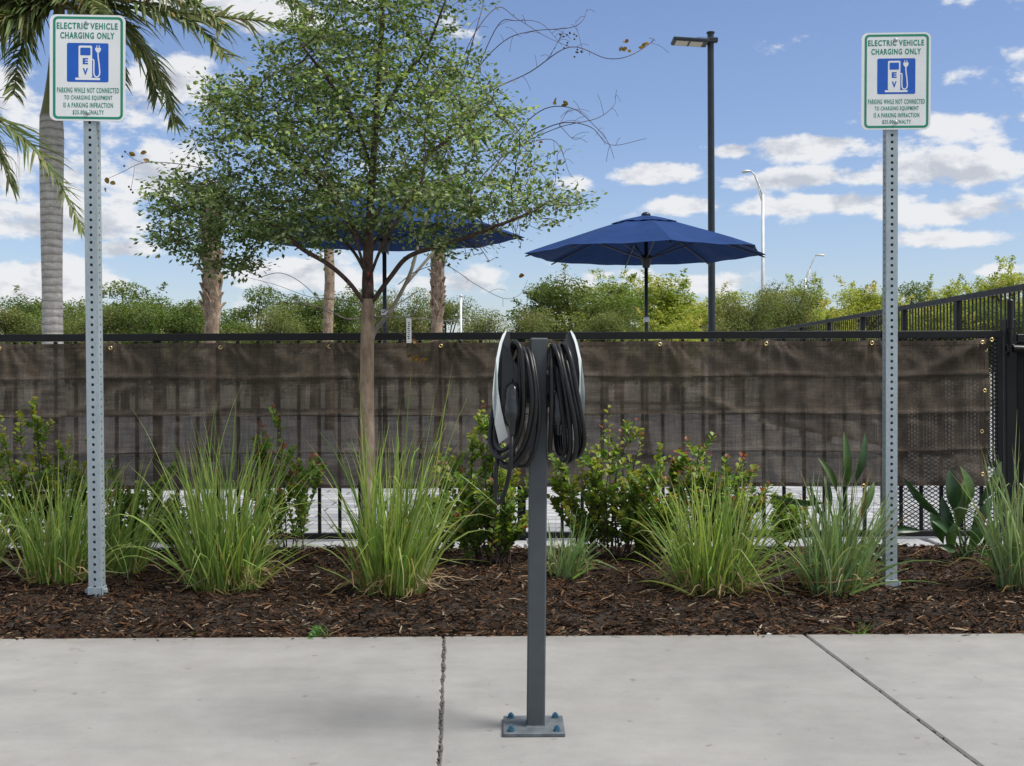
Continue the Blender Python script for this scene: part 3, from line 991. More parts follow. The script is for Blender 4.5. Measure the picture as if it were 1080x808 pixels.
for x, y in gl:
    p = PT(x, y, T_SC)
    s_, z_ = st(p)[0], p.z
    if gro is None:
        m = MB()
        prof = [(.0055, -.001), (.0065, .0022), (.0095, .003), (.0125, .0018), (.013, -.001)]
        k = 16; vs = []
        for r_, o in prof:
            for a in range(k):
                an = 2 * math.pi * a / k
                vs.append(U * r_ * math.cos(an) + Vector((0, 0, 1)) * r_ * math.sin(an) - V * o)
        fs = [(q * k + a, q * k + (a + 1) % k, (q + 1) * k + (a + 1) % k, (q + 1) * k + a) for q in range(4) for a in range(k)]
        m.add(vs, fs)
        gro = m.build('grommet', M['brass'], ps, smooth=True)
        o = gro
    else:
        o = copy_obj(gro, ps)
    o.location = swp(s_, T_SC - wr(s_, z_) - .004, z_)

# receding fence on the right
A = P(1100, 299.6, 10.35); B = P(800, 350.6, 22.5)
A.z = B.z = 1.81
rf = thing('metal_fence', (A.x, A.y, 0), 'taller black picket fence running back along the right side of the patio', 'fence')
dv = Vector((B.x - A.x, B.y - A.y, 0)); LF = dv.length; dv.normalize(); dn = Vector((-dv.y, dv.x, 0))
ax2 = (dv, dn, Vector((0, 0, 1)))
H2 = 1.81
def rq(k, z, o=0): return dv * k + dn * o + Vector((0, 0, z))
m = MB(); m.box(rq(LF / 2 - .5, H2 - .03), (LF + 1.0, .06, .055), ax2, bev=.004); m.build('top_rail', M['rail'], rf)
m = MB(); m.box(rq(LF / 2 - .5, .12), (LF + 1.0, .04, .05), ax2, bev=.004); m.build('bottom_rail', M['black'], rf)
k = -.9; i = 0; pk = None; rest = MB()
hp_ = H2 - .06 - .146
while k < LF:
    if i % 17 == 12:
        m = MB(); m.box(rq(k, (H2 - .06) / 2), (.09, .055, H2 - .06), ax2, bev=.004); m.build('post', M['black'], rf)
    elif i < 104:
        if pk is None:
            m = MB(); m.box((0, 0, 0), (.020, .012, hp_), ax2); pk = m.build('picket', M['black'], rf); o = pk
        else: o = copy_obj(pk, rf)
        o.location = rq(k, .146 + hp_ / 2)
    else:
        rest.box(rq(k, .146 + hp_ / 2), (.020, .012, hp_), ax2)
    k += .1; i += 1
if rest.v:
    o = rest.build('pickets', M['black'], rf); o['kind'] = 'stuff'

# ------------------------------------------------------------------ umbrellas
def make_umbrella(px, d, label):
    g = P(px, 396, d); g.z = 0
    root = thing('patio_umbrella', g, label, 'umbrella', 'navy umbrellas on the patio')
    n = 8; R0 = 1.39; zr, za = 2.375, 2.80
    rot = R(-90 + 4.4)
    mb = MB()
    rings = 9; cs = 8
    def canopy(mb, R0, R1, zr, za, rings, sag=.03, flip=False, hang=.0):
        vs, fs = [], []
        per = n * cs
        for j in range(rings + 1):
            t = j / rings
            for k in range(per):
                kk = k // cs; f = (k % cs) / cs
                a0 = rot + 2 * math.pi * kk / n; a1 = a0 + 2 * math.pi / n
                rr_ = R1 + (R0 - R1) * t
                p = Vector((math.cos(a0), math.sin(a0), 0)).lerp(Vector((math.cos(a1), math.sin(a1), 0)), f) * rr_
                z = za + (zr - za) * (t ** 1.12)
                z -= sag * math.sin(f * math.pi) * t * (1 if t < .99 else .3)
                p *= 1 - .025 * math.sin(f * math.pi) * (t ** 6)
                z += .004 * math.sin(k * 1.7 + j)*t
                vs.append((p.x, p.y, z))
        for j in range(rings):
            for k in range(per):
                k2 = (k + 1) % per
                fs.append((j * per + k, j * per + k2, (j + 1) * per + k2, (j + 1) * per + k))
        mb.add(vs, fs)
    canopy(mb, R0, .12, zr, za - .02, 9)
    can = mb.build('canopy', M['canvas'], root, smooth=False)
    sm = can.modifiers.new('solid', 'SOLIDIFY'); sm.thickness = .004
    mb = MB(); canopy(mb, .40, .03, za - .078, za + .012, 4, .018)
    ve = mb.build('vent', M['canvas'], can)
    sm = ve.modifiers.new('solid', 'SOLIDIFY'); sm.thickness = .003
    mb = MB(); mb.lathe([(.05, 0), (.055, .015), (.05, .03), (.03, .045), (.008, .05)], 16, (0, 0, za + .005)); mb.build('finial', M['darkpole'], root, smooth=True)
    mb = MB(); mb.tube([(0, 0, .05), (0, 0, za - .01)], .021, 14); mb.build('pole', M['darkpole'], root, smooth=True)
    mb = MB(); mb.lathe([(.03, 0), (.04, .01), (.06, .10), (.065, .14), (.04, .15)], 14, (0, 0, zr - .16)); mb.build('runner', M['unit'], root, smooth=True)
    mb = MB(); mb.lathe([(.036, 0), (.036, .05), (.028, .06)], 14, (0, 0, 1.60)); mb.build('tilt_collar', M['alum'], root, smooth=True)
    mb = MB(); mb.lathe([(.28, 0), (.28, .04), (.24, .07), (.05, .09), (.035, .32), (.03, .33)], 24, (0, 0, .002)); mb.build('base', M['unit'], root, smooth=True)
    for k in range(n):
        a = rot + 2 * math.pi * k / n
        e = Vector((math.cos(a), math.sin(a), 0))
        mb = MB()
        pts = [e * (.04 + (R0 - .05) * t) + Vector((0, 0, za - .045 + (zr - za + .015) * t ** 1.12)) for t in (0, .25, .5, .75, 1)]
        mb.tube(pts, .009, 6)
        rib = mb.build('rib', M['unit'], root)
        mb = MB(); mb.tube([e * .05 + Vector((0, 0, zr - .05)), e * .72 + Vector((0, 0, za - .045 + (zr - za + .015) * .49 ** 1.12 - .008))], .008, 6)
        mb.build('strut', M['unit'], rib)
    return root
make_umbrella(682, 13.5, 'open navy umbrella standing clear against the sky, dark lamp pole behind it')
make_umbrella(406, 11.7, 'open navy umbrella half hidden behind the leafy young tree')

# ------------------------------------------------------------------ lamps
def parking_lamp():
    d = 17.5
    g = P(751, 396, d); g.z = 0
    root = thing('parking_lamp', g, 'tall dark parking-lot lamp pole with one flat head, behind the clear umbrella', 'lamp post')
    ztop = P(751, 35, d).z
    mb = MB(); mb.tube([(0, 0, .02), (0, 0, ztop)], [.056, .048], 16); mb.lathe([(.062, 0), (.062, .02), (.03, .03)], 16, (0, 0, ztop - .005))
    mb.lathe([(.14, 0), (.14, .03), (.09, .12), (.07, .13)], 20, (0, 0, 0))
    mb.build('pole', M['darkpole'], root)
    hz_ = P(730, 44, d).z
    sc = d / F
    mb = MB(); mb.box((.02, -.03, hz_ + .012), (.16, .09, .07), bev=.01)
    mb.build('bracket', M['darkpole'], root)
    mb = MB()
    x1, x0 = -3.5 * sc, -41 * sc
    tilt = Matrix.Rotation(R(4), 3, 'Y')
    a = (tilt @ Vector((1, 0, 0)), Vector((0, 1, 0)), tilt @ Vector((0, 0, 1)))
    c = Vector(((x0 + x1) / 2, -.03, hz_ - .012))
    mb.box(c, (x1 - x0, .32, .05), a, bev=.012)
    for q in range(5):
        mb.box(c + a[0] * (.10 + q * .03) + a[2] * .035, (.012, .22, .03), a)
    hd = mb.build('lamp_head', M['darkpole'], root)
    mb = MB(); mb.box(c - a[2] * .0275 - a[0] * .12, (.18, .24, .008), a, bev=.002); mb.box(c - a[2] * .0275 + a[0] * .09, (.18, .24, .008), a, bev=.002)
    mb.build('lens', M['lens'], hd)
parking_lamp()
def road_lamp(px, d, py_top, heads, label, w):
    g = P(px, 396, d); g.z = 0
    root = thing('street_lamp', g, label, 'street lamp', 'silver street lamps beyond the trees')
    def q(x, y, dy=0):
        p = P(x, y, d) - g; p.y += dy; return p
    mb = MB(); mb.tube([Vector((0, 0, 0)), q(px, py_top)], [w * 1.15, w * .75], 14); mb.build('pole', M['alum'], root, smooth=True)
    (hx, hy), (ex, ey) = heads
    mb = MB()
    sg = 1 if hx > px else -1
    mb.tube([q(px, py_top + 3), q(px + sg * 1.2, py_top - 2), q(ex, ey + 1), q(ex + sg * .8, ey - .6), q(hx, hy)], [w * .6, w * .55, w * .45, w * .42, w * .4], 8)
    mb.tube([q(px, py_top + 9), q(px + sg * 2.2, py_top + 3), q(px + (ex - px) * .62, py_top - (py_top - ey) * .52)], [w * .5, w * .4, w * .35], 8)
    for f in (.35, .62):
        mb.tube([q(px + (ex - px) * f, py_top + 4 - (py_top + 4 - ey) * f), q(px + (ex - px) * (f + .08), py_top - 2 - (py_top - 2 - ey) * (f + .12))], w * .28, 6)
    mb.build('arm', M['alum'], root, smooth=True)
    mb = MB()
    e = q(hx, hy); L = 9 * d / F
    mb.tube([e + Vector((-sg * L * .1, 0, 0)), e + Vector((sg * L * .15, 0, 0)), e + Vector((sg * L * .5, 0, -.01)), e + Vector((sg * L * .9, 0, -.04)), e + Vector((sg * L, 0, -.05))], [w * .5, w * 1.1, w * 1.5, w * 1.3, w * .5], 10, flat=.55)
    mb.build('lamp_head', M['alum'], root, smooth=True)
road_lamp(804.5, 52, 205, ((791.5, 180.5), (796, 184)), 'taller silver street lamp rising just right of the dark lamp pole', .085)
road_lamp(849.5, 88, 293, ((861, 269), (857, 275)), 'shorter distant silver street lamp leaning its arm toward the right sign', .10)
g = P(486, 396, 24); g.z = 0
wp = thing('thin_pole', g, 'thin pale pole above the fence just left of the charging pedestal', 'pole')
m = MB(); m.tube([(0, 0, 0), P(486, 312, 24) - g], [.03, .024], 10); m.build('shaft', M['alum'], wp, smooth=True)
m = MB(); m.lathe([(.034, 0), (.036, .03), (.01, .05)], 10, P(486, 313, 24) - g); m.build('cap', M['alum'], wp, smooth=True)

# ------------------------------------------------------------------ foliage builders
def jit(c, a, r=random):
    k = r.uniform(1 - a, 1 + a)
    return tuple(max(0, x * k * r.uniform(1 - a * .35, 1 + a * .35)) for x in c)
def leaf4(mb, c, d, n, L, w, col):
    d = d.normalized(); s = d.cross(n)
    s = s.normalized() if s.length > 1e-4 else d.orthogonal().normalized()
    mb.add([c, c + d * L * .5 - s * w, c + d * L, c + d * L * .5 + s * w], [(0, 1, 2, 3)], col)
def disc_leaf(mb, c, d, n, L, w, col):
    d = d.normalized(); s = d.cross(n)
    s = s.normalized() if s.length > 1e-4 else d.orthogonal().normalized()
    nn = s.cross(d).normalized()
    if nn.dot(n) < 0: nn = -nn
    pr = [(0, .0), (.2, .62), (.5, 1.0), (.8, .82), (1.0, .22)]
    vs = []
    for t, k in pr:
        mid = c + d * L * t - nn * (L * .10 * t * t)
        vs += [mid - s * w * k + nn * (w * .35 * k), mid, mid + s * w * k + nn * (w * .35 * k)]
    fs = []
    for i in range(4):
        a = i * 3
        fs += [(a, a + 1, a + 4, a + 3), (a + 1, a + 2, a + 5, a + 4)]
    mb.add(vs, fs, col)
def blade(mb, pts, w0, col, fold=.25, tip=None):
    m_ = len(pts); vs = []
    side = None
    for i, p in enumerate(pts):
        t = (pts[min(i + 1, m_ - 1)] - pts[max(i - 1, 0)]).normalized()
        if side is None:
            side = t.cross(Vector((random.gauss(0, 1), random.gauss(0, 1), .2)))
            side = side.normalized() if side.length > 1e-4 else Vector((1, 0, 0))
        side = (side - t * side.dot(t)).normalized()
        nn = t.cross(side)
        f = i / (m_ - 1)
        w = w0 * (1 - f ** 2.2) * (.75 + .5 * min(1, f * 4)) + .0003
        vs += [p - side * w + nn * w * fold, p, p + side * w + nn * w * fold]
    for i in range(m_ - 1):
        a = i * 3
        c = col if tip is None or i < m_ - 2 else tip
        mb.add([vs[a + q] for q in (0, 1, 4, 3)], [(0, 1, 2, 3)], c)
        mb.add([vs[a + q] for q in (1, 2, 5, 4)], [(0, 1, 2, 3)], c)

# ------------------------------------------------------------------ ornamental grass clumps
GR = [(.27, .37, .085), (.20, .31, .075), (.34, .42, .12), (.15, .25, .065), (.30, .37, .14)]
GB = [(.22, .32, .14), (.17, .27, .115), (.28, .36, .18), (.22, .29, .16)]
def grass_clump(px, py, hpx, wpx, n, label, seed, pal=GR, dead=60, lean=0.0, tall=0, brown=.05):
    r = random.Random(seed); random.seed(seed)
    p0 = G(px, py, .02); s_, t_ = st(p0); p0.z = mz(s_, t_)
    k = p0.y / F
    H = hpx * k * 1.28; Wd = wpx * k / 2
    root = thing('ornamental_grass', p0, label, 'ornamental grass', 'ornamental grass clumps in the mulch')
    mb = MB()
    for i in range(int(n * 1.35)):
        an = r.uniform(0, 2 * math.pi); rad = math.sqrt(r.random())
        b = Vector((math.cos(an), math.sin(an), 0)) * rad * Wd * .48
        out = Vector((math.cos(an) + r.gauss(0, .5), math.sin(an) + r.gauss(0, .5), 0))
        hh = H * (r.uniform(.45, 1.02) if r.random() < .8 else r.uniform(.25, .6)) * (1.08 - .2 * rad)
        if i < tall: hh = H * r.uniform(1.05, 1.32)
        spread = Wd * r.uniform(.2, .9) * (.25 + .75 * rad)
        droop = r.random() < .13
        out = out.normalized() * spread + Vector((lean * H + r.gauss(0, .05 * H), 0, 0)) * r.uniform(.4, 1)
        pts = []
        ns = 7
        wig = Vector((r.gauss(0, .09 * H), r.gauss(0, .09 * H), 0))
        for j in range(ns + 1):
            f = j / ns
            z = hh * (f - (.10 if not droop else .48) * f ** 3)
            if j == 0: kink = r.uniform(.45, .85) if r.random() < .16 else 2; kd = Vector((r.gauss(0, .6), r.gauss(0, .6), -.55))
            z -= max(0, f - kink) * hh * .9
            pts.append(b + kd * max(0, f - kink) * hh * .5 + Vector((wig.x, wig.y, 0)) * f * f + out * (f ** (1.3 if not droop else 1.1)) * (1 if not droop else 1.5) + Vector((r.gauss(0, .002), r.gauss(0, .002), z - .01)))
        c = jit(r.choice(pal), .28, r)
        tip = None
        if r.random() < .22: tip = (.30, .22, .09)
        if r.random() < brown * .25: c = jit((.28, .18, .08), .3, r)
        blade(mb, pts, r.uniform(.0026, .0050), c, .35, tip)
    mb.build('blades', M['leaf_grass'], root)
    if dead:
        mb = MB()
        for i in range(int(dead * 1.5)):
            an = r.uniform(0, 2 * math.pi)
            e = Vector((math.cos(an), math.sin(an), 0))
            L = r.uniform(.06, .26) * (1 if r.random() < .8 else 1.7)
            b = e * Wd * r.uniform(.1, .4)
            q = Vector((r.gauss(0, .6), r.gauss(0, .6), 0))
            rise = r.uniform(.02, .13)
            pts = []
            for j in range(6):
                f = j / 5
                pts.append(b + (e + q * f).normalized() * L * f * .8 + Vector((0, 0, rise * math.sin(min(1, f * 1.25) * math.pi * .8) + .012 * (1 - f))))
            blade(mb, pts, r.uniform(.0018, .0038), jit(r.choice([(.34, .25, .15), (.27, .18, .10), (.42, .34, .22), (.2, .15, .06)]), .25, r), .2)
        mb.build('dry_thatch', M['leaf_grass'], root)
    return root
grass_clump(62, 620, 128, 130, 190, 'low grass clump at the foot of the left sign post', 11, dead=60, lean=.05)
grass_clump(128, 612, 118, 88, 60, 'grass blades fanning out right of the left sign post', 19, dead=10, lean=.22)
grass_clump(237, 626, 150, 155, 300, 'broad upright grass clump between the left sign post and the young tree', 12, dead=80, tall=8)
grass_clump(415, 630, 165, 135, 260, 'tallest loose grass clump growing around the young tree trunk', 13, tall=16, dead=90, lean=.06, brown=.09)
grass_clump(596, 612, 68, 68, 70, 'smallest grass tuft just right of the charging pedestal', 14, GB, dead=12, lean=.12)
grass_clump(752, 626, 122, 150, 290, 'dense bushy grass clump midway between pedestal and right sign', 15, dead=120, lean=.03)
grass_clump(880, 626, 118, 125, 200, 'blue-green grass clump at the foot of the right sign post', 16, GB, dead=50, lean=.08, brown=.1)
grass_clump(1074, 624, 140, 90, 130, 'blue-green grass clump cut by the right frame edge', 17, GB, dead=25, tall=6)
grass_clump(-22, 604, 95, 90, 80, 'grass clump cut by the left frame edge', 18, dead=20, lean=.1)

# ------------------------------------------------------------------ round-leaved shrubs
SH = [(.145, .25, .045), (.205, .33, .06), (.10, .185, .04), (.29, .39, .075), (.17, .28, .06)]
def shrub(px, py, x0, x1, ytop, nst, label, seed, yel=.15, red=.05, dens=1.0, low=True, size=1.0):
    r = random.Random(seed)
    p0 = G(px, py, .02); s_, t_ = st(p0); p0.z = mz(s_, t_)
    k = p0.y / F
    root = thing('round_leaved_shrub', p0, label, 'shrub', 'round-leaved shrubs along the fence')
    mb = MB(); ms = MB()
    nst = int(nst * 1.4)
    for i in range(nst):
        u = r.random()
        ex = (x0 + (x1 - x0) * (i + r.random()) / nst - px) * k
        fr_ = 1 - abs(((x0 + x1) / 2 - (px + ex / k)) / ((x1 - x0) / 2 + 1)) * .28
        H = (py - ytop) * k * 1.1 * fr_ * r.choice((r.uniform(.35, .75), r.uniform(.65, 1.04)))
        ey = r.uniform(-.18, .14)
        b = Vector((r.gauss(0, .04) + ex * .3, r.gauss(0, .03), -.01))
        e = Vector((ex, ey, H))
        mid = b.lerp(e, .5) + Vector((r.gauss(0, .03), r.gauss(0, .03), .03))
        path = cr([b, mid, e], 9)
        ms.tube(path, [.0045 * (1 - .75 * q / (len(path) - 1)) for q in range(len(path))], 5)
        def leaves(path, f0, tipr):
            nl = int(len(path) * 1.3 * dens)
            for q in range(nl):
                f = f0 + (1 - f0) * q / nl
                ii = min(len(path) - 2, int(f * (len(path) - 1)))
                fr2 = f * (len(path) - 1) - ii
                c = path[ii].lerp(path[ii + 1], fr2)
                tg = (path[ii + 1] - path[ii]).normalized()
                a = q * math.pi + r.gauss(0, .5)
                sd = tg.orthogonal().normalized()
                sd = Matrix.Rotation(a + i, 3, tg) @ sd
                d = (sd * .9 + tg * .55 + Vector((0, 0, .25))).normalized()
                n_ = (Vector((r.gauss(0, .35), r.gauss(-.25, .35), 1)) + tg * .3).normalized()
                L = r.uniform(.027, .043) * size * (1 - .35 * max(0, f - .8) / .2)
                col = jit(r.choice(SH), .25, r)
                if f > .72 and r.random() < yel * 2.2: col = jit((.24, .27, .035), .2, r)
                elif r.random() < yel * .25: col = jit((.30, .28, .04), .2, r)
                if f > .9 and r.random() < red * 4: col = jit((.25, .075, .03), .25, r)
                disc_leaf(mb, c, d, n_, L, L * .42, col)
        leaves(path, .16 if low else .3, 1)
        for q in range(r.randint(2, 4)):
            ii = r.randint(4, len(path) - 4)
            st_ = path[ii]
            d = Vector((r.gauss(0, 1), r.gauss(0, .8), .9)).normalized()
            L = r.uniform(.06, .15)
            sp = cr([st_, st_ + d * L * .5 + Vector((0, 0, .01)), st_ + d * L + Vector((0, 0, .04))], 5)
            ms.tube(sp, .0018, 4)
            leaves(sp, .15, 1)
    mb.build('foliage', M['leaf_shrub'], root, smooth=True)
    ms.build('stems', M['twig'], root, smooth=True)
    return root
shrub(48, 588, -25, 112, 436, 18, 'yellow-tipped round-leaved shrub behind the left sign post', 21, .35, .02)
shrub(140, 588, 108, 172, 482, 7, 'small dark shrub between the left sign post and the broad grass clump', 22, .08, .05)
shrub(196, 580, 165, 232, 528, 6, 'low leafy shrub mostly hidden behind the broad grass clump', 27, .1, .0)
shrub(308, 582, 258, 336, 440, 9, 'sparse dark shrub with rusty shoot tips left of the young tree', 23, .06, .35, 1.1)
shrub(520, 598, 455, 566, 442, 20, 'dense round-leaved shrub directly left of the charging pedestal', 24, .2, .04, 1.1)
shrub(640, 592, 572, 705, 438, 20, 'airy yellow-green shrub directly right of the charging pedestal', 25, .38, .03)
shrub(742, 588, 688, 815, 468, 18, 'round-leaved shrub with red-tinged tips behind the dense bushy grass', 26, .15, .25)
shrub(688, 596, 650, 722, 492, 9, 'thin drooping shrub filling the gap left of the dense bushy grass', 28, .3, .02)
shrub(470, 586, 438, 508, 505, 7, 'low thin shrub between the tallest grass clump and the dense shrub', 29, .2, .05)
shrub(830, 580, 800, 856, 522, 5, 'low sparse shrub between the dense bushy grass and the blue-green grass', 30, .15, .1)

# ------------------------------------------------------------------ broad-leaved plants
def paddle(mb, base, bend, tipp, L, w, col, up=None):
    """stalk then a paddle leaf from bend toward tipp"""
    d = (tipp - bend); L = d.length; d.normalize()
    view = Vector((0, -1, 0)) if up is None else up
    s = d.cross(view).normalized(); nn = s.cross(d)
    pr = [0, .35, .72, .95, 1, .95, .8, .5, .06]
    vs = []
    m_ = len(pr)
    for i, k in enumerate(pr):
        f = i / (m_ - 1)
        mid = bend + d * L * f + nn * (L * .12 * math.sin(f * math.pi)) - Vector((0, 0, 1)) * L * .08 * f * f
        vs += [mid - s * w * k + nn * w * k * .45, mid - s * w * k * .5 + nn * w * k * .16, mid, mid + s * w * k * .5 + nn * w * k * .16, mid + s * w * k + nn * w * k * .45]
    fs = []
    for i in range(m_ - 1):
        for q in range(4):
            a = i * 5 + q
            fs.append((a, a + 1, a + 6, a + 5))
    mb.add(vs, fs, col)
def broad_plant(px, py, leaves, label, seed):
    r = random.Random(seed)
    p0 = G(px, py, .02); s_, t_ = st(p0); p0.z = mz(s_, t_)
    root = thing('broad_leaved_plant', p0, label, 'plant', 'paddle-leaved plants beside the right sign')
    for (bx, by, tx, ty, w, dy) in leaves:
        b = P(bx, by, p0.y) - p0 + Vector((0, dy * .5, 0)); t = P(tx, ty, p0.y) - p0 + Vector((0, dy, 0))
        st0 = Vector((r.gauss(0, .015), r.gauss(0, .015), -.01))
        c = jit(r.choice([(.035, .085, .03), (.045, .10, .03), (.028, .07, .028), (.075, .13, .035)]), .2, r)
        ms = MB(); ms.tube(cr([st0, st0.lerp(b, .5) + Vector((0, 0, .02)), b], 6), [.006] * 5 + [.005] * 4 + [.004] * 4, 6, col=(.10, .15, .05))
        paddle(ms, None, b, t, 0, w, c, Vector((r.gauss(0, .4), -1, r.gauss(.1, .3))).normalized())
        ms.build('leaf', M['leaf_big'], root, smooth=True)
broad_plant(893, 592, [(893, 520, 890, 450, .022, .0), (900, 515, 914, 452, .022, .03), (882, 520, 861, 478, .02, -.03), (872, 530, 806, 515, .018, -.05),
                       (905, 550, 925, 505, .022, .05), (878, 540, 873, 500, .016, .06), (918, 560, 968, 555, .02, -.04), (880, 560, 858, 505, .014, .08), (908, 580, 945, 600, .02, -.05)],
            'tall paddle-leaved plant behind the right sign post', 31)
broad_plant(1015, 592, [(1005, 540, 1000, 490, .040, -.02), (1018, 540, 1014, 488, .038, .02), (1030, 535, 1056, 482, .026, .0), (990, 545, 950, 498, .022, -.04),
                        (1022, 560, 1042, 520, .028, -.05), (1000, 565, 978, 545, .025, -.06), (1010, 575, 997, 520, .028, .05), (1030, 570, 1058, 545, .02, .03),
                        (1005, 580, 985, 572, .022, -.08), (1026, 580, 1050, 580, .022, -.07), (1012, 560, 1024, 500, .036, .06), (996, 575, 984, 530, .03, .02), (1024, 580, 1034, 540, .032, -.03), (1000, 582, 1004, 545, .028, -.07), (1032, 575, 1046, 556, .026, -.06)],
            'compact paddle-leaved plant between right sign and gate post', 32)

# small weeds
def weed(px, py, kind, label, seed, w=30, h=25):
    r = random.Random(seed)
    p0 = G(px, py, .0); s_, t_ = st(p0); p0.z = mz(s_, t_) if t_ > T_EDGE + .01 else 0
    k = p0.y / F
    mb = MB()
    if kind == 'leafy':
        for i in range(46):
            c = Vector((r.gauss(0, w * k * .35), r.gauss(0, .05), abs(r.gauss(0, h * k * .35)) + .012))
            for q in range(3):
                d = Vector((r.gauss(0, 1), r.gauss(0, 1), .35)).normalized()
                disc_leaf(mb, c, d, Vector((r.gauss(0, .3), r.gauss(-.2, .3), 1)), r.uniform(.012, .022), .007, jit((.06, .15, .025), .3, r))
        o = mb.build('weed', M['leaf_shrub'], None, origin=None)
    else:
        random.seed(seed)
        for i in range(int(w)):
            d = Vector((r.gauss(0, .5), r.gauss(0, .5), 1)); L = h * k * r.uniform(.5, 1.1)
            pts = [Vector((r.gauss(0, .008), r.gauss(0, .008), 0)) + d.normalized() * L * f + Vector((d.x * .4 * L * f * f, 0, -.25 * L * f * f)) for f in (0, .3, .6, 1)]
            blade(mb, pts, .0016, jit((.12, .22, .035), .3, r), .2)
        o = mb.build('weed', M['leaf_grass'])
    o.location = p0
    tag(o, label, 'weed', 'small weeds in the mulch', 'thing')
weed(884, 628, 'leafy', 'bright leafy weed at the foot of the right sign grass', 41, 34, 24)
weed(1052, 612, 'leafy', 'leafy weed beside the grass at the right frame edge', 42, 22, 22)
weed(906, 667, 'grass', 'little grass sprout at the sidewalk edge near the right sign', 43, 14, 30)
weed(345, 669, 'grass', 'thin grass sprout at the sidewalk edge below the young tree', 44, 4, 24)
weed(334, 667, 'leafy', 'tiny seedling at the sidewalk edge left of the pedestal', 45, 5, 3)
weed(395, 636, 'leafy', 'low leafy seedling beside the tallest grass clump', 47, 26, 6)
weed(202, 667, 'grass', 'short grass sprout at the sidewalk edge below the broad grass', 46, 6, 9)
def pebble(px, py, r_, label, seed):
    r = random.Random(seed)
    p0 = G(px, py, .0); s_, t_ = st(p0); p0.z = mz(s_, t_) + .006
    mb = MB()
    vs, fs = [], []
    for i in range(7):
        th = math.pi * i / 6
        for j in range(9):
            ph = 2 * math.pi * j / 9
            k = r_ * r.uniform(.85, 1.12)
            vs.append((k * 1.25 * math.sin(th) * math.cos(ph), k * math.sin(th) * math.sin(ph), k * .75 * math.cos(th)))
    for i in range(6):
        for j in range(9):
            fs.append((i * 9 + j, i * 9 + (j + 1) % 9, i * 9 + 9 + (j + 1) % 9, i * 9 + 9 + j))
    mb.add(vs, fs)
    o = mb.build('pebble', M['stone'], smooth=True); o.location = p0
    tag(o, label, 'pebble', 'pale pebbles in the mulch', 'thing')
pebble(811, 666, .011, 'pale pebble by the sidewalk edge below the dense bushy grass', 1)
pebble(870, 657, .014, 'flat pale pebble left of the sprout near the right sign', 2)
pebble(1061, 627, .013, 'pale pebble at the foot of the right-edge grass', 3)

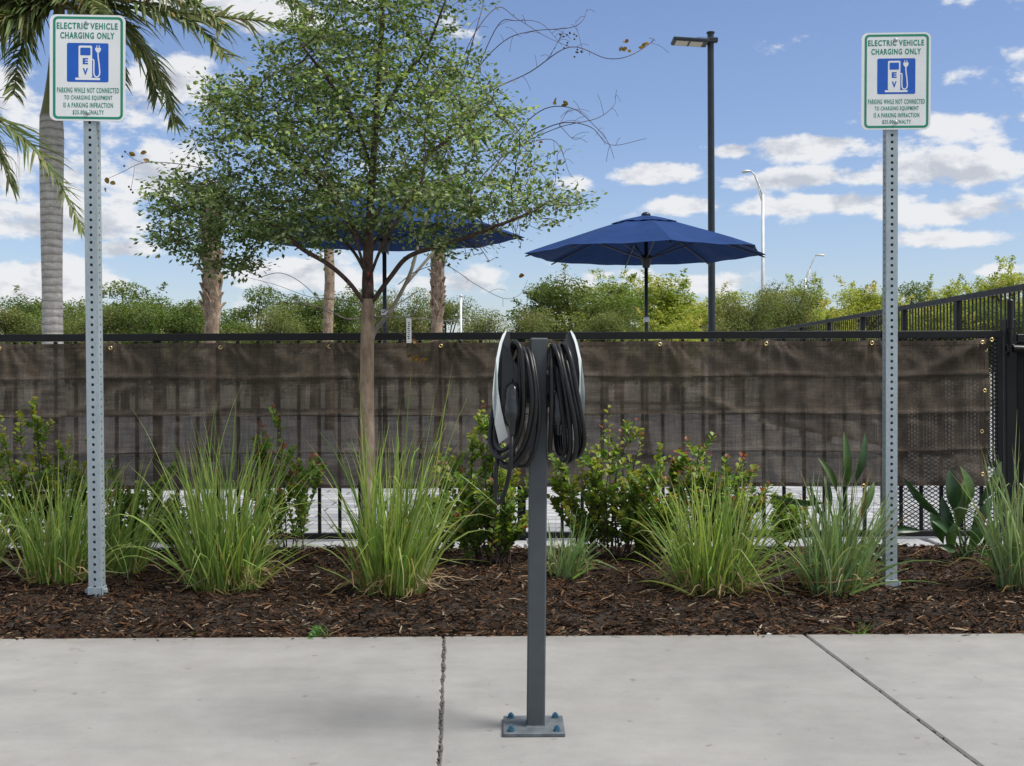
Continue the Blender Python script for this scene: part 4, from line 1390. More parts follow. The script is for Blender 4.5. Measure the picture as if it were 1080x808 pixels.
# ------------------------------------------------------------------ young tree
def young_tree():
    r = random.Random(77)
    p0 = G(388, 604, .02); p0.z = .02
    D = p0.y
    root = thing('young_tree', p0, 'slender young tree with small dense leaves and layered crown in front of the fence', 'tree')
    def Q(x, y, dy=0): return P(x, y, D + dy) - p0
    nodes, par = [], []
    def chain(pts, start=None):
        path = cr(pts, 6)
        last = start
        for p in (path if start is None else path[1:]):
            nodes.append(Vector(p)); par.append(-1 if last is None else last); last = len(nodes) - 1
        return last
    def near(p):
        return min(range(len(nodes)), key=lambda i: (nodes[i] - p).length)
    chain([Q(389, 610), Q(388, 500), Q(387, 400), Q(388, 325), Q(388, 275), Q(391, 215), Q(395, 150), Q(399, 90), Q(403, 20), Q(405, -60)])
    for pts, ys in (([(387, 325), (368, 298), (345, 278), (318, 262), (285, 235), (240, 205)], -.25),
                    ([(389, 322), (412, 292), (432, 270), (470, 258), (510, 244), (565, 222)], -.15),
                    ([(388, 268), (372, 240), (350, 210), (322, 180), (270, 140)], .3),
                    ([(390, 240), (412, 205), (440, 175), (480, 140), (520, 105)], .25),
                    ([(393, 180), (375, 130), (350, 90), (320, 50)], -.3),
                    ([(396, 140), (420, 90), (450, 50), (470, 0)], -.25),
                    ([(388, 300), (378, 262), (362, 225), (345, 190)], -.6),
                    ([(389, 300), (402, 262), (425, 222), (445, 190)], -.6),
                    ([(389, 290), (396, 255), (415, 228), (432, 215)], .6),
                    ([(388, 290), (370, 262), (340, 240), (305, 222)], .55)):
        n = len(pts)
        q = [Q(x, y, ys * i / (n - 1)) for i, (x, y) in enumerate(pts)]
        s0_ = near(q[0]); q[0] = nodes[s0_].copy()
        chain(q, s0_)
    nseed = len(nodes)
    # crown volume
    ell = [(232, 215, 84, 42, .55, 1.0), (205, 250, 52, 22, .4, .7), (300, 150, 105, 72, .75, 1.4), (390, 85, 135, 82, .8, 1.6), (402, -30, 125, 80, .7, 1.0),
           (485, 125, 78, 52, .7, .8), (540, 218, 88, 30, .5, 1.5), (415, 200, 150, 40, .8, 1.35), (300, 232, 95, 34, .7, .9), (255, 110, 60, 45, .5, .5),
           (240, 278, 40, 14, .3, .25), (500, 255, 60, 22, .4, .45), (585, 212, 36, 22, .3, .3), (345, 60, 75, 50, .5, .5), (180, 205, 34, 30, .3, .35), (560, 165, 40, 26, .35, .2)]
    wts = [e[5] for e in ell]
    att = []
    while len(att) < 4200:
        e = r.choices(ell, wts)[0]
        v = Vector((r.gauss(0, 1), r.gauss(0, 1), r.gauss(0, 1))).normalized() * r.random() ** (1 / 2.4)
        att.append(Q(e[0] + v.x * e[2], e[1] + v.z * e[3], v.y * e[4] * 1.15))
    att_np = np.array([tuple(a) for a in att])
    alive = np.ones(len(att), bool)
    step = .055
    for it in range(90):
        nd = np.array([tuple(n) for n in nodes])
        ai = np.where(alive)[0]
        if len(ai) < 10: break
        dmat = np.linalg.norm(att_np[ai][:, None, :] - nd[None, 30:, :], axis=2)
        idx = dmat.argmin(1) + 30; dm = dmat.min(1)
        grow = {}
        for a, i, d_ in zip(ai, idx, dm):
            if d_ < .062: alive[a] = False; continue
            if d_ < .7: grow.setdefault(i, []).append(a)
        if not grow: break
        for i, al in grow.items():
            v = Vector((0, 0, 0))
            for a in al: v += (att[a] - nodes[i]).normalized()
            v = v.normalized() if v.length > 1e-5 else Vector((0, 0, 1))
            v = (v + Vector((r.gauss(0, .15), r.gauss(0, .15), r.gauss(-.02, .12)))).normalized()
            nodes.append(nodes[i] + v * step); par.append(i)
    n = len(nodes)
    kids = [[] for _ in range(n)]
    for i, p in enumerate(par):
        if p >= 0: kids[p].append(i)
    load = [0.0] * n
    rad = [0.0] * n
    for i in range(n - 1, -1, -1):
        if not kids[i]: rad[i] = .0021
        else: rad[i] = sum(rad[k] ** 2.35 for k in kids[i]) ** (1 / 2.35)
    rmax = rad[0]
    f = .034 / rmax
    for i in range(n):
        x = rad[i] / rmax
        rad[i] = max(.0015, .034 * x ** 1.12)
    for i in range(18): rad[i] = .033 + (17 - i) * .0003
    # tubes per chain
    tk = MB(); br = MB()
    heads = [0]; done = set()
    while heads:
        h = heads.pop()
        ch_ = [h]
        while kids[ch_[-1]]:
            ks = sorted(kids[ch_[-1]], key=lambda q: -rad[q])
            heads += ks[1:]
            ch_.append(ks[0])
        pts = [nodes[q] for q in ch_]; rr_ = [rad[q] for q in ch_]
        if par[h] >= 0:
            pts = [nodes[par[h]]] + pts; rr_ = [rr_[0]] + rr_
        if len(pts) < 2: continue
        if h == 0:
            tk.tube(pts[:20], rr_[:20], 14)
            br.tube(pts[19:], rr_[19:], 8)
        else:
            br.tube(pts, rr_, 6 if rr_[0] > .006 else 4, cap=False)
    tk.build('trunk', M['bark'], root, smooth=True)
    br.build('branches', M['twig'], root, smooth=True)
    # leaves
    mb = MB()
    pal = [(.085, .145, .045), (.13, .20, .065), (.07, .115, .04), (.17, .24, .09), (.34, .41, .24), (.28, .36, .17)]
    for i in range(nseed, n):
        if rad[i] > .0065: continue
        nl = 23 if not kids[i] else 12
        if nodes[i].x > .42: nl = int(nl * max(.5, 1 - (nodes[i].x - .42) * .9) if nodes[i].z > 1.75 else 1)
        pd = (nodes[i] - nodes[par[i]]).normalized()
        cl = r.uniform(.75, 1.25)
        for q in range(nl):
            tw = Vector((r.gauss(0, 1), r.gauss(0, 1), r.gauss(0, .28))).normalized()
            c = nodes[i] + tw * abs(r.gauss(0, .05)) + pd * r.uniform(-.04, .03)
            d = (tw + pd * .5 + Vector((0, 0, r.gauss(-.12, .35))))
            nn = Vector((r.gauss(0, .5), r.gauss(-.1, .5), 1)).normalized()
            L = r.uniform(.019, .034)
            leaf4(mb, c, d, nn, L, L * r.uniform(.27, .37), tuple(x * cl for x in jit(r.choice(pal), .22, r)))
    print('TREE nodes', n, 'leaf faces', len(mb.f))
    mb.build('crown', M['leaf_tree'], root)
    # red paint mark on the leader
    mb = MB()
    e = Q(388.5, 296)
    for i in range(3):
        c = Q(388.8 + i * .3, 290 + i * 5) + Vector((.002, -.0245, 0))
        mb.box(c, (.010 - i * .002, .0035, .018), bev=.001)
    mb.build('paint_mark', M['red'], root)
    # low bare twig carrying the nursery tag
    mb = MB()
    mb.tube(cr([Q(389, 334, 0), Q(405, 334, -.04), Q(430, 335, -.08), Q(460, 338, -.1), Q(478, 338, -.1), Q(486, 333, -.1)], 5), [.0042] * 6 + [.0036] * 8 + [.0028] * 7 + [.002] * 5, 6)
    mb.tube(cr([Q(386, 335), Q(365, 336, -.05), Q(345, 326, -.1), Q(315, 318, -.1), Q(285, 305, -.1)], 5), [.004] * 6 + [.003] * 8 + [.002] * 7, 6)
    mb.tube(cr([Q(345, 326, -.1), Q(320, 300, -.12), Q(296, 288, -.14), Q(272, 293, -.12)], 5), .0018, 5)
    mb.tube(cr([Q(404, 330, -.04), Q(412, 324, -.05), Q(424, 318, -.06), Q(430, 314, -.06), Q(441, 307, -.06)], 5), [.004] * 8 + [.003] * 13, 6)
    mb.build('low_twig', M['palebark'], root, smooth=True)
    # the tag itself
    tp = P(431.2, 335, D - .082)
    tg_ = thing('plant_tag', tp, 'small white plastic nursery tag hanging from a low twig of the young tree', 'tag')
    mb = MB()
    k = D / F
    mb.box((0, 0, -13.5 * k), (5.2 * k, .0012, 26 * k), bev=.0004)
    mb.tube([(0, 0, -.6 * k), (.004, -.004, .005), (0, 0, .009), (-.004, .004, .005), (0, 0, -.6 * k)], .0009, 5)
    st_ = mb.build('strip', M['tagwhite'], tg_)
    mb = MB()
    for i in range(9):
        mb.box((r.uniform(-.5, .5) * k, -.0012, -(5 + i * 2.1) * k), (2.0 * k, .0004, r.uniform(.7, 1.3) * k))
    mb.build('print', M['ink'], st_)
    return root
young_tree()

# bare tree behind, with dark berries and a few rusty leaves
def bare_tree():
    r = random.Random(99)
    D = 6.62
    p0 = P(388.5, 560, D); p0.z = mz(*st(p0))
    root = thing('bare_tree', p0, 'pale-barked bare tree behind the young tree with long arching twigs to the right', 'tree')
    def Q(x, y, dy=0): return P(x, y, D + dy) - p0
    mb = MB(); bt = MB()
    mb.tube(cr([Vector((0, 0, -.02)), Q(388, 440), Q(391, 362), Q(412, 328), Q(432, 290), Q(442, 255, .05), Q(455, 215, .1)], 6), [.016 - .00025 * i for i in range(37)], 8)
    mb.tube(cr([Q(428, 300), Q(460, 262, .1), Q(490, 220, .15), Q(520, 180, .2)], 6), [.009 - .0002 * i for i in range(19)], 7)
    mb.build('trunk', M['palebark'], root, smooth=True)
    tw = [
        ([(455, 215), (475, 150), (510, 100), (560, 75), (600, 50), (640, 62), (665, 58), (688, 42), (686, 38)], .0042),
        ([(520, 180), (550, 150), (590, 132), (622, 134), (645, 150), (680, 147)], .0040),
        ([(520, 180), (545, 140), (575, 115), (605, 115), (628, 133), (642, 150), (648, 166)], .0038),
        ([(480, 235), (510, 185), (545, 155), (590, 135), (630, 125), (648, 112), (651, 102)], .0036),
        ([(475, 150), (500, 80), (530, 45), (560, 35), (600, 30), (614, 22), (618, 10)], .0036),
        ([(455, 215), (480, 110), (500, 40), (512, 0), (515, -40)], .0045),
        ([(470, 160), (490, 60), (520, 10), (545, 20), (575, 38), (600, 50)], .0032),
        ([(500, 80), (525, 25), (545, 22), (570, 25), (592, 48)], .003),
        ([(545, 155), (575, 145), (590, 155), (600, 180), (606, 185)], .0026),
        ([(590, 132), (598, 118), (604, 116)], .0018),
        ([(590, 132), (605, 147), (617, 143)], .002),
        ([(560, 75), (575, 62), (592, 40), (596, 34)], .002),
        ([(615, 55), (610, 35), (606, 22)], .0016),
        ([(480, 110), (455, 60), (440, 20), (436, -10)], .0035),
        ([(440, 255), (425, 200), (430, 150), (440, 110)], .0035),
        ([(420, 300), (440, 285), (470, 278), (500, 300), (530, 315), (548, 310), (556, 295)], .0026),
        ([(404, 345), (425, 352), (440, 362)], .0022),
        ([(405, 330), (370, 318), (330, 312), (290, 300), (255, 290)], .0026),
        ([(404, 350), (360, 335), (320, 322), (285, 318)], .0022),
    ]
    ends = []
    for pts, w in tw:
        q = cr([Q(x + r.gauss(0, 1), y + r.gauss(0, 1), .05 + r.uniform(-.1, .25)) if i else Q(x, y, .08) for i, (x, y) in enumerate(pts)], 6)
        bt.tube(q, [w * (1 - .7 * i / (len(q) - 1)) for i in range(len(q))], 5)
        for k in range(len(q) // 6):
            i = r.randint(len(q) // 3, len(q) - 1)
            d = Vector((r.gauss(.3, .8), r.gauss(0, .6), r.gauss(.1, .7))).normalized() * r.uniform(.04, .13)
            s_ = cr([q[i], q[i] + d * .5 + Vector((0, 0, .012)), q[i] + d], 4)
            bt.tube(s_, .0011, 4); ends.append(s_[-1])
        ends.append(q[-1])
    bt.build('twigs', M['twig'], root, smooth=True)
    be = MB()
    for x, y in ((593, 37), (600, 36), (607, 38), (609, 56), (597, 48), (611, 55), (588, 182), (590, 180), (498, 46)):
        for k in range(3):
            be.lathe([(.001, -.006), (.005, -.003), (.006, 0), (.005, .003), (.001, .006)], 8, Q(x + r.gauss(0, 2), y + r.gauss(0, 2), .15))
    be.build('berries', M['ink'], root, smooth=True)
    lf = MB()
    for x, y in ((655, 48), (660, 44), (664, 52), (680, 46), (677, 50), (592, 107), (586, 104), (595, 112), (570, 151), (560, 173), (548, 174), (436, 375), (440, 378), (445, 380), (441, 362), (437, 358), (553, 292)):
        for k in range(2):
            disc_leaf(lf, Q(x + r.gauss(0, 1.5), y + r.gauss(0, 1.5), .12), Vector((r.gauss(0, 1), r.gauss(0, .6), r.gauss(-.4, .6))), Vector((r.gauss(0, .6), -1, r.gauss(0, .6))), r.uniform(.022, .04), .011, jit(r.choice([(.20, .11, .035), (.16, .12, .04), (.26, .12, .05)]), .25, r))
    lf.build('withered_leaves', M['leaf_shrub'], root, smooth=True)
bare_tree()
# wilted branch tip reaching in beside the left sign post
def side_branch():
    r = random.Random(5)
    D = 6.2
    a = P(165, 172, D)
    root = thing('berry_twig', a, 'thin twig with withered leaves and dark berries right of the left sign', 'twig')
    def Q(x, y, dy=0): return P(x, y, D + dy) - a
    mb = MB()
    mb.tube(cr([Q(255, 190, .1), Q(215, 178, .05), Q(180, 172), Q(150, 172), Q(128, 182), Q(110, 190)], 6), [.0028 - .00006 * i for i in range(31)], 5)
    mb.tube(cr([Q(152, 172), Q(141, 168), Q(132, 160)], 5), .0012, 4)
    mb.tube(cr([Q(142, 176), Q(140, 190), Q(138, 200)], 5), .0011, 4)
    mb.tube(cr([Q(215, 178, .05), Q(205, 150), Q(200, 132)], 5), .0014, 4)
    mb.build('stem', M['twig'], root, smooth=True)
    lf = MB()
    for x, y in ((143, 164), (148, 162), (151, 168), (114, 194), (112, 198), (116, 192)):
        disc_leaf(lf, Q(x, y), Vector((r.gauss(0, 1), r.gauss(0, .5), r.gauss(0, .7))), Vector((r.gauss(0, .5), -1, .3)), .035, .013, jit((.20, .125, .035), .2, r))
    lf.build('withered_leaves', M['leaf_shrub'], root, smooth=True)
    be = MB()
    for x, y in ((132, 160), (129, 165), (138, 200), (136, 197), (140, 203), (131, 175), (206, 135), (203, 138), (208, 140), (201, 143)):
        be.lathe([(.001, -.006), (.005, -.003), (.006, 0), (.005, .003), (.001, .006)], 8, Q(x, y))
    be.build('berries', M['ink'], root, smooth=True)
side_branch()

# ------------------------------------------------------------------ palms
PL = [(.10, .145, .048), (.125, .175, .06), (.075, .115, .04), (.20, .22, .10), (.145, .18, .075)]
def frond(root, pts, ll, r, npair=46, droop=.5, yellow=.06, w=.013):
    q = cr(pts, 10)
    mb = MB()
    n = len(q)
    mb.tube(q, [.022 * (1 - .85 * i / (n - 1)) for i in range(n)], 6, col=(.13, .13, .05))
    for i in range(npair):
        f = .12 + .88 * i / (npair - 1)
        x = f * (n - 1); ii = min(n - 2, int(x))
        c = q[ii].lerp(q[ii + 1], x - ii)
        tg = (q[ii + 1] - q[ii]).normalized()
        sd = tg.cross(Vector((0, 0, 1)))
        sd = sd.normalized() if sd.length > 1e-3 else Vector((1, 0, 0))
        up = sd.cross(tg)
        L = ll * (math.sin(min(1, f * 1.15 + .15) * math.pi * .93) * .75 + .3) * r.uniform(.85, 1.1)
        for s_ in (-1, 1):
            d = (sd * s_ * .75 + tg * (.75 + r.gauss(0, .1)) + up * r.gauss(.25, .3)).normalized()
            pp = []
            for k in range(5):
                g = k / 4
                pp.append(c + d * L * g - Vector((0, 0, 1)) * (L * droop * g * g * r.uniform(.8, 1.2)))
            col = jit(r.choice(PL), .28, r)
            if r.random() < yellow: col = jit((.22, .18, .07), .2, r)
            vs = []
            wn = d.cross(Vector((r.gauss(0, .35), r.gauss(0, .35), 1))).normalized()
            for k, p_ in enumerate(pp):
                ww = w * (1, 1.1, .9, .6, .05)[k]
                vs += [p_ - wn * ww, p_ + wn * ww]
            mb.add(vs, [(2 * k, 2 * k + 1, 2 * k + 3, 2 * k + 2) for k in range(4)], col)
    return mb.build('frond', M['leaf_palm'], root)
def royal_palm():
    r = random.Random(61)
    D = 15.0; k = D / F
    g = P(56, 396, D); g.z = 0
    root = thing('royal_palm', g, 'tall palm with smooth grey ringed trunk behind the left sign', 'palm tree')
    def Q(x, y, dy=0): return P(x, y, D + dy) - g
    mb = MB()
    prof = [(56, 500, 13.5), (55.5, 350, 10.5), (55, 300, 10.3), (54.5, 250, 11), (54.5, 190, 12), (54.5, 145, 12.4), (54, 122, 11.5)]
    q = cr([Q(x, y) for x, y, _ in prof], 5); rr_ = np.interp(np.linspace(0, 6, len(q)), range(7), [p[2] * k for p in prof])
    q[0].z = 0
    mb.tube(q, list(rr_), 22)
    mb.build('trunk', M['ring'], root, smooth=True)
    mb = MB()
    mb.tube(cr([Q(54, 123), Q(55, 108), Q(57, 85), Q(60, 50), Q(62, 20), Q(63, 2)], 5), list(np.interp(np.linspace(0, 5, 26), range(6), [11.2 * k, 9.2 * k, 7.5 * k, 6.5 * k, 6 * k, 5 * k])), 16)
    mb.build('crownshaft', M['shaft'], root, smooth=True)
    c = (63, 8)
    specs = [([c, (110, 6), (170, 12), (235, 18), (300, 26), (345, 40)], -.6, .55), ([c, (30, -5), (5, 12), (-15, 40), (-25, 75)], -.9, .5), ([c, (100, -25), (150, -20), (200, 0), (235, 28)], -.9, .55), ([c, (40, 5), (10, 20), (-30, 20), (-80, 40)], -1.2, .55), ([c, (30, -30), (-10, -40), (-50, -20), (-90, 20)], -.3, .6),
             ([c, (105, 15), (145, 45), (170, 85), (184, 128)], -.2, .5),
             ([c, (90, -25), (150, -55), (230, -45), (300, -5)], .3, .6),
             ([c, (30, -10), (-20, 5), (-60, 40), (-85, 90)], -.4, .55),
             ([c, (40, -35), (0, -50), (-60, -40), (-120, 0)], .3, .55),
             ([c, (20, 15), (-15, 45), (-30, 85)], .3, .45),
             ([c, (75, -40), (100, -80), (150, -110), (220, -110)], -.4, .55),
             ([c, (58, -45), (45, -95), (20, -140), (-30, -160)], .2, .5),
             ([c, (80, 10), (100, 25), (120, 50), (128, 85)], .9, .42),
             ([c, (45, 12), (28, 35), (18, 70), (15, 100)], -.9, .4),
             ([c, (85, -15), (120, -25), (165, -15), (205, 15)], 1.2, .5),
             ([c, (50, -12), (15, -25), (-20, -15), (-50, 10)], -1.3, .5),
             ([c, (62, 0), (75, -5), (100, 5), (115, 30)], -1.4, .5),
             ([c, (95, 0), (150, 5), (205, 28), (240, 60)], -1.1, .55), ([c, (100, -40), (180, -60), (260, -35), (330, 15)], .8, .6),
             ([c, (35, -20), (-10, -25), (-60, 5), (-95, 45)], -1.0, .6), ([c, (45, 0), (15, 5), (-15, 25), (-45, 65)], -.7, .55),
             ([c, (90, 0), (125, 20), (155, 60), (165, 100)], .6, .5), ([c, (50, -30), (20, -60), (-20, -75), (-70, -70)], -.6, .6)]
    for pts, dy, ll in specs:
        n = len(pts)
        frond(root, [Q(x, y, dy * i / (n - 1)) for i, (x, y) in enumerate(pts)], ll, r, 84, .42, .10, .019)
royal_palm()
def edge_palm():
    r = random.Random(62)
    D = 12.0; k = D / F
    g = P(-105, 396, D); g.z = 0
    root = thing('feather_palm', g, 'feather palm at the left frame edge reaching one drooping frond toward the sign post', 'palm tree')
    def Q(x, y, dy=0): return P(x, y, D + dy) - g
    mb = MB(); q = cr([Vector((0, 0, 0)), Q(-104, 300), Q(-103, 200), Q(-102, 110)], 6); mb.tube(q, [.13 - .002 * i for i in range(19)], 16)
    mb.build('trunk', M['ring'], root, smooth=True)
    c = (-102, 112)
    for pts, dy, ll, dr in (([c, (-60, 100), (-10, 122), (30, 152), (62, 192), (86, 240)], -.3, .52, .2), ([c, (-70, 95), (-30, 110), (-5, 150), (12, 195)], .3, .4, .5),
                        ([c, (-120, 70), (-170, 50), (-230, 80)], .2, .5, .4), ([c, (-95, 60), (-80, 20), (-40, -10), (0, -15)], .2, .5, .4), ([c, (-130, 100), (-170, 120), (-200, 180)], -.3, .5, .4),
                        ([c, (-105, 60), (-125, 10), (-170, -20)], -.4, .5, .4)):
        n = len(pts)
        frond(root, [Q(x, y, dy * i / (n - 1)) for i, (x, y) in enumerate(pts)], ll, r, 64, dr, .05, .014)
    mb = MB()   # dry flower stalk
    for i in range(9):
        e = (r.uniform(-12, 24), r.uniform(172, 216))
        mb.tube(cr([Q(-70, 140), Q(-25, 150 + i), Q(e[0] - 6, e[1] - 30), Q(*e)], 6), [.005 * (1 - .8 * j / 18) for j in range(19)], 5, col=(.28, .20, .12))
    mb.build('flower_stalk', M['leaf_palm'], root, smooth=True)
edge_palm()
def cabbage_palm(px, D, wpx, ytop, label, seed, boots=True):
    r = random.Random(seed)
    k = D / F
    g = P(px, 396, D); g.z = 0
    root = thing('cabbage_palm', g, label, 'palm tree', 'cabbage palms behind the young tree')
    def Q(x, y, dy=0): return P(x, y, D + dy) - g
    R0 = wpx * k / 2
    zt2 = Q(px, ytop).z
    mb = MB(); n = 30
    q = [Vector((.02 * math.sin(i * .4), 0, zt2 * i / n)) for i in range(n + 1)]
    mb.tube(q, [R0 * (.82 + .03 * math.sin(i * 1.9)) for i in range(n + 1)], 18)
    mb.build('trunk', M['boots'], root, smooth=True)
    if boots:
        mb = MB()
        z = Q(px, 335).z; i = 0
        while z < zt2:
            for j in range(5):
                a = 2 * math.pi * (j + (.5 if i % 2 else 0)) / 5 + r.gauss(0, .12)
                e = Vector((math.cos(a), math.sin(a), 0)); s_ = Vector((-e.y, e.x, 0))
                b = e * R0 * .78 + Vector((0, 0, z + r.gauss(0, .02)))
                L = r.uniform(.16, .24); w = R0 * .5
                lean = s_ * r.gauss(0, .06)
                vs = [b - s_ * w, b + s_ * w, b + e * R0 * .22 - s_ * w * .6 + Vector((0, 0, L * .55)), b + e * R0 * .22 + s_ * w * .6 + Vector((0, 0, L * .55)),
                      b + e * R0 * .5 - s_ * w * .35 + Vector((0, 0, L)) + lean, b + e * R0 * .5 + s_ * w * .35 + Vector((0, 0, L)) + lean]
                vs += [v - e * .03 for v in vs]
                mb.add(vs, [(0, 1, 3, 2), (2, 3, 5, 4), (6, 8, 9, 7), (8, 10, 11, 9), (4, 5, 11, 10), (0, 2, 8, 6), (2, 4, 10, 8), (1, 7, 9, 3), (3, 9, 11, 5)])
            z += .105; i += 1
        mb.build('leaf_boots', M['boots'], root)
    for i in range(11):
        a = 2 * math.pi * i / 11 + r.gauss(0, .2); el = r.uniform(-.2, 1.2)
        e = Vector((math.cos(a) * math.cos(el), math.sin(a) * math.cos(el), math.sin(el)))
        c0 = Vector((0, 0, zt2 - .05)); c1 = c0 + e * r.uniform(.15, .25)
        mb = MB(); mb.tube([c0, c1], .012, 5, col=(.12, .14, .05))
        sd = e.cross(Vector((0, 0, 1))).normalized(); up = sd.cross(e)
        for j in range(19):
            t = (j / 18 - .5) * 3.6
            d = (e * math.cos(t) + sd * math.sin(t)).normalized()
            L = r.uniform(.22, .3)
            wv = d.cross(up).normalized() * .014
            p1 = c1 + d * L * .6; p2 = c1 + d * L - Vector((0, 0, .10))
            mb.add([c1, p1 - wv, p2, p1 + wv], [(0, 1, 2, 3)], jit(r.choice(PL), .25, r))
        mb.build('fan_leaf', M['leaf_palm'], root)
cabbage_palm(224, 14, 19, 212, 'cabbage palm with shaggy criss-cross leaf boots left of the young tree', 71)
cabbage_palm(347, 22, 13, 205, 'thin cabbage palm trunk just left of the young tree trunk', 72, False)
cabbage_palm(462, 18, 14, 205, 'cabbage palm trunk right of the young tree beyond the white tag', 73, True)

# ------------------------------------------------------------------ far trees
def crown_mesh(kind, seed, n):
    r = random.Random(seed)
    mb = MB()
    blobs = []
    nb = 34 if kind != 'lime' else 44
    for i in range(nb):
        v = Vector((r.gauss(0, 1), r.gauss(0, 1), r.gauss(0, 1))).normalized() * r.uniform(.35, .84)
        blobs.append((v, r.uniform(.24, .40) if kind != 'lime' else r.uniform(.18, .34), r.random()))
    pal = {'olive': [(.14, .185, .055), (.17, .195, .07), (.10, .14, .045), (.23, .215, .10), (.15, .21, .058)],
           'green': [(.10, .16, .04), (.14, .19, .05), (.08, .13, .038), (.18, .21, .065)],
           'lime': [(.30, .36, .065), (.37, .41, .08), (.22, .29, .055), (.43, .41, .11)]}[kind]
    for i in range(n):
        b, br_, t = r.choice(blobs)
        v = Vector((r.gauss(0, 1), r.gauss(0, 1), r.gauss(0, 1))).normalized() * (r.random() ** .4)
        c = b + Vector((v.x * br_, v.y * br_, v.z * br_ * (.75 if kind == 'olive' else .5)))
        d = Vector((r.gauss(0, 1), r.gauss(0, 1), r.gauss(-.1, .6)))
        nn = Vector((r.gauss(0, .7), r.gauss(0, .7), 1)).normalized()
        L = r.uniform(.022, .044) if kind != 'lime' else r.uniform(.026, .055)
        w = L * (r.uniform(.3, .45) if kind != 'lime' else r.uniform(.16, .28))
        col = jit(pal[int((t * .7 + r.random() * .3) * len(pal)) % len(pal)], .16, r)
        leaf4(mb, c, d, nn, L, w, col)
    if kind != 'olive':
        for i in range(70 if kind == 'lime' else 20):
            b, br_, t = r.choice(blobs)
            d0 = Vector((b.x + r.gauss(0, .35), b.y + r.gauss(0, .35), abs(b.z) + r.uniform(.1, .7))).normalized()
            st0 = b + d0 * br_ * .7; L0 = r.uniform(.12, .34) * (1 if kind == 'lime' else .6)
            for q in range(70):
                f = r.random()
                c = st0 + d0 * L0 * f + Vector((r.gauss(0, 1), r.gauss(0, 1), r.gauss(0, .7))) * .035 * (1.2 - f) - Vector((0, 0, .10 * f * f * L0))
                L = r.uniform(.03, .055)
                leaf4(mb, c, Vector((r.gauss(0, 1), r.gauss(0, 1), r.gauss(0, .6))), Vector((r.gauss(0, .6), r.gauss(0, .6), 1)), L, L * .25, jit(pal[int(t * len(pal)) % len(pal)], .3, r))
    # limbs
    ms = MB()
    ms.tube([(0, 0, -1.0), (.01, .01, -.6), (0, 0, .05)], [.06, .05, .04], 8)
    for b, br_, t in blobs:
        ms.tube(cr([Vector((0, 0, -.6)), Vector((b.x * .4, b.y * .4, b.z * .45 - .1)), b], 4), [.028 * (1 - .85 * i / 8) for i in range(9)], 5)
    return mb, ms
protos = {}
for kind, seeds, n in (('olive', (1, 2, 3), 30000), ('green', (4, 5), 30000), ('lime', (6, 7, 8), 27000)):
    protos[kind] = []
    for sd in seeds:
        a, b = crown_mesh(kind, sd, n)
        oa = a.build('crown', M['leaf_far']); ob = b.build('trunk', M['twig'], smooth=True)
        protos[kind].append((oa.data, ob.data))
        bpy.data.objects.remove(oa); bpy.data.objects.remove(ob)
def far_tree(px, D, ytop, wpx, kind, v, label, squash=1.0):
    k = D / F
    g = P(px, 396, D); g.z = 0
    ztop = P(px, ytop - (7 if kind == 'olive' else 2), D).z
    name = {'olive': 'buttonwood_tree', 'green': 'broadleaf_tree', 'lime': 'feathery_tree'}[kind]
    root = thing(name, g, label, 'tree', 'trees beyond the patio')
    hw = wpx * k / 2 * 1.15
    hz_ = ztop * .54
    c, t = protos[kind][v % len(protos[kind])]
    oc = bpy.data.objects.new('crown', c); COL.objects.link(oc); oc.parent = root
    ot = bpy.data.objects.new('trunk', t); COL.objects.link(ot); ot.parent = root
    for o in (oc, ot):
        o.scale = (hw / .95, hw / .95, hz_ / 1.12)
        o.location = (0, 0, hz_ / 1.0)
        o.rotation_euler = (0, 0, px * .7)
    ot.scale = (hw / .95, hw / .95, hz_)
    return root
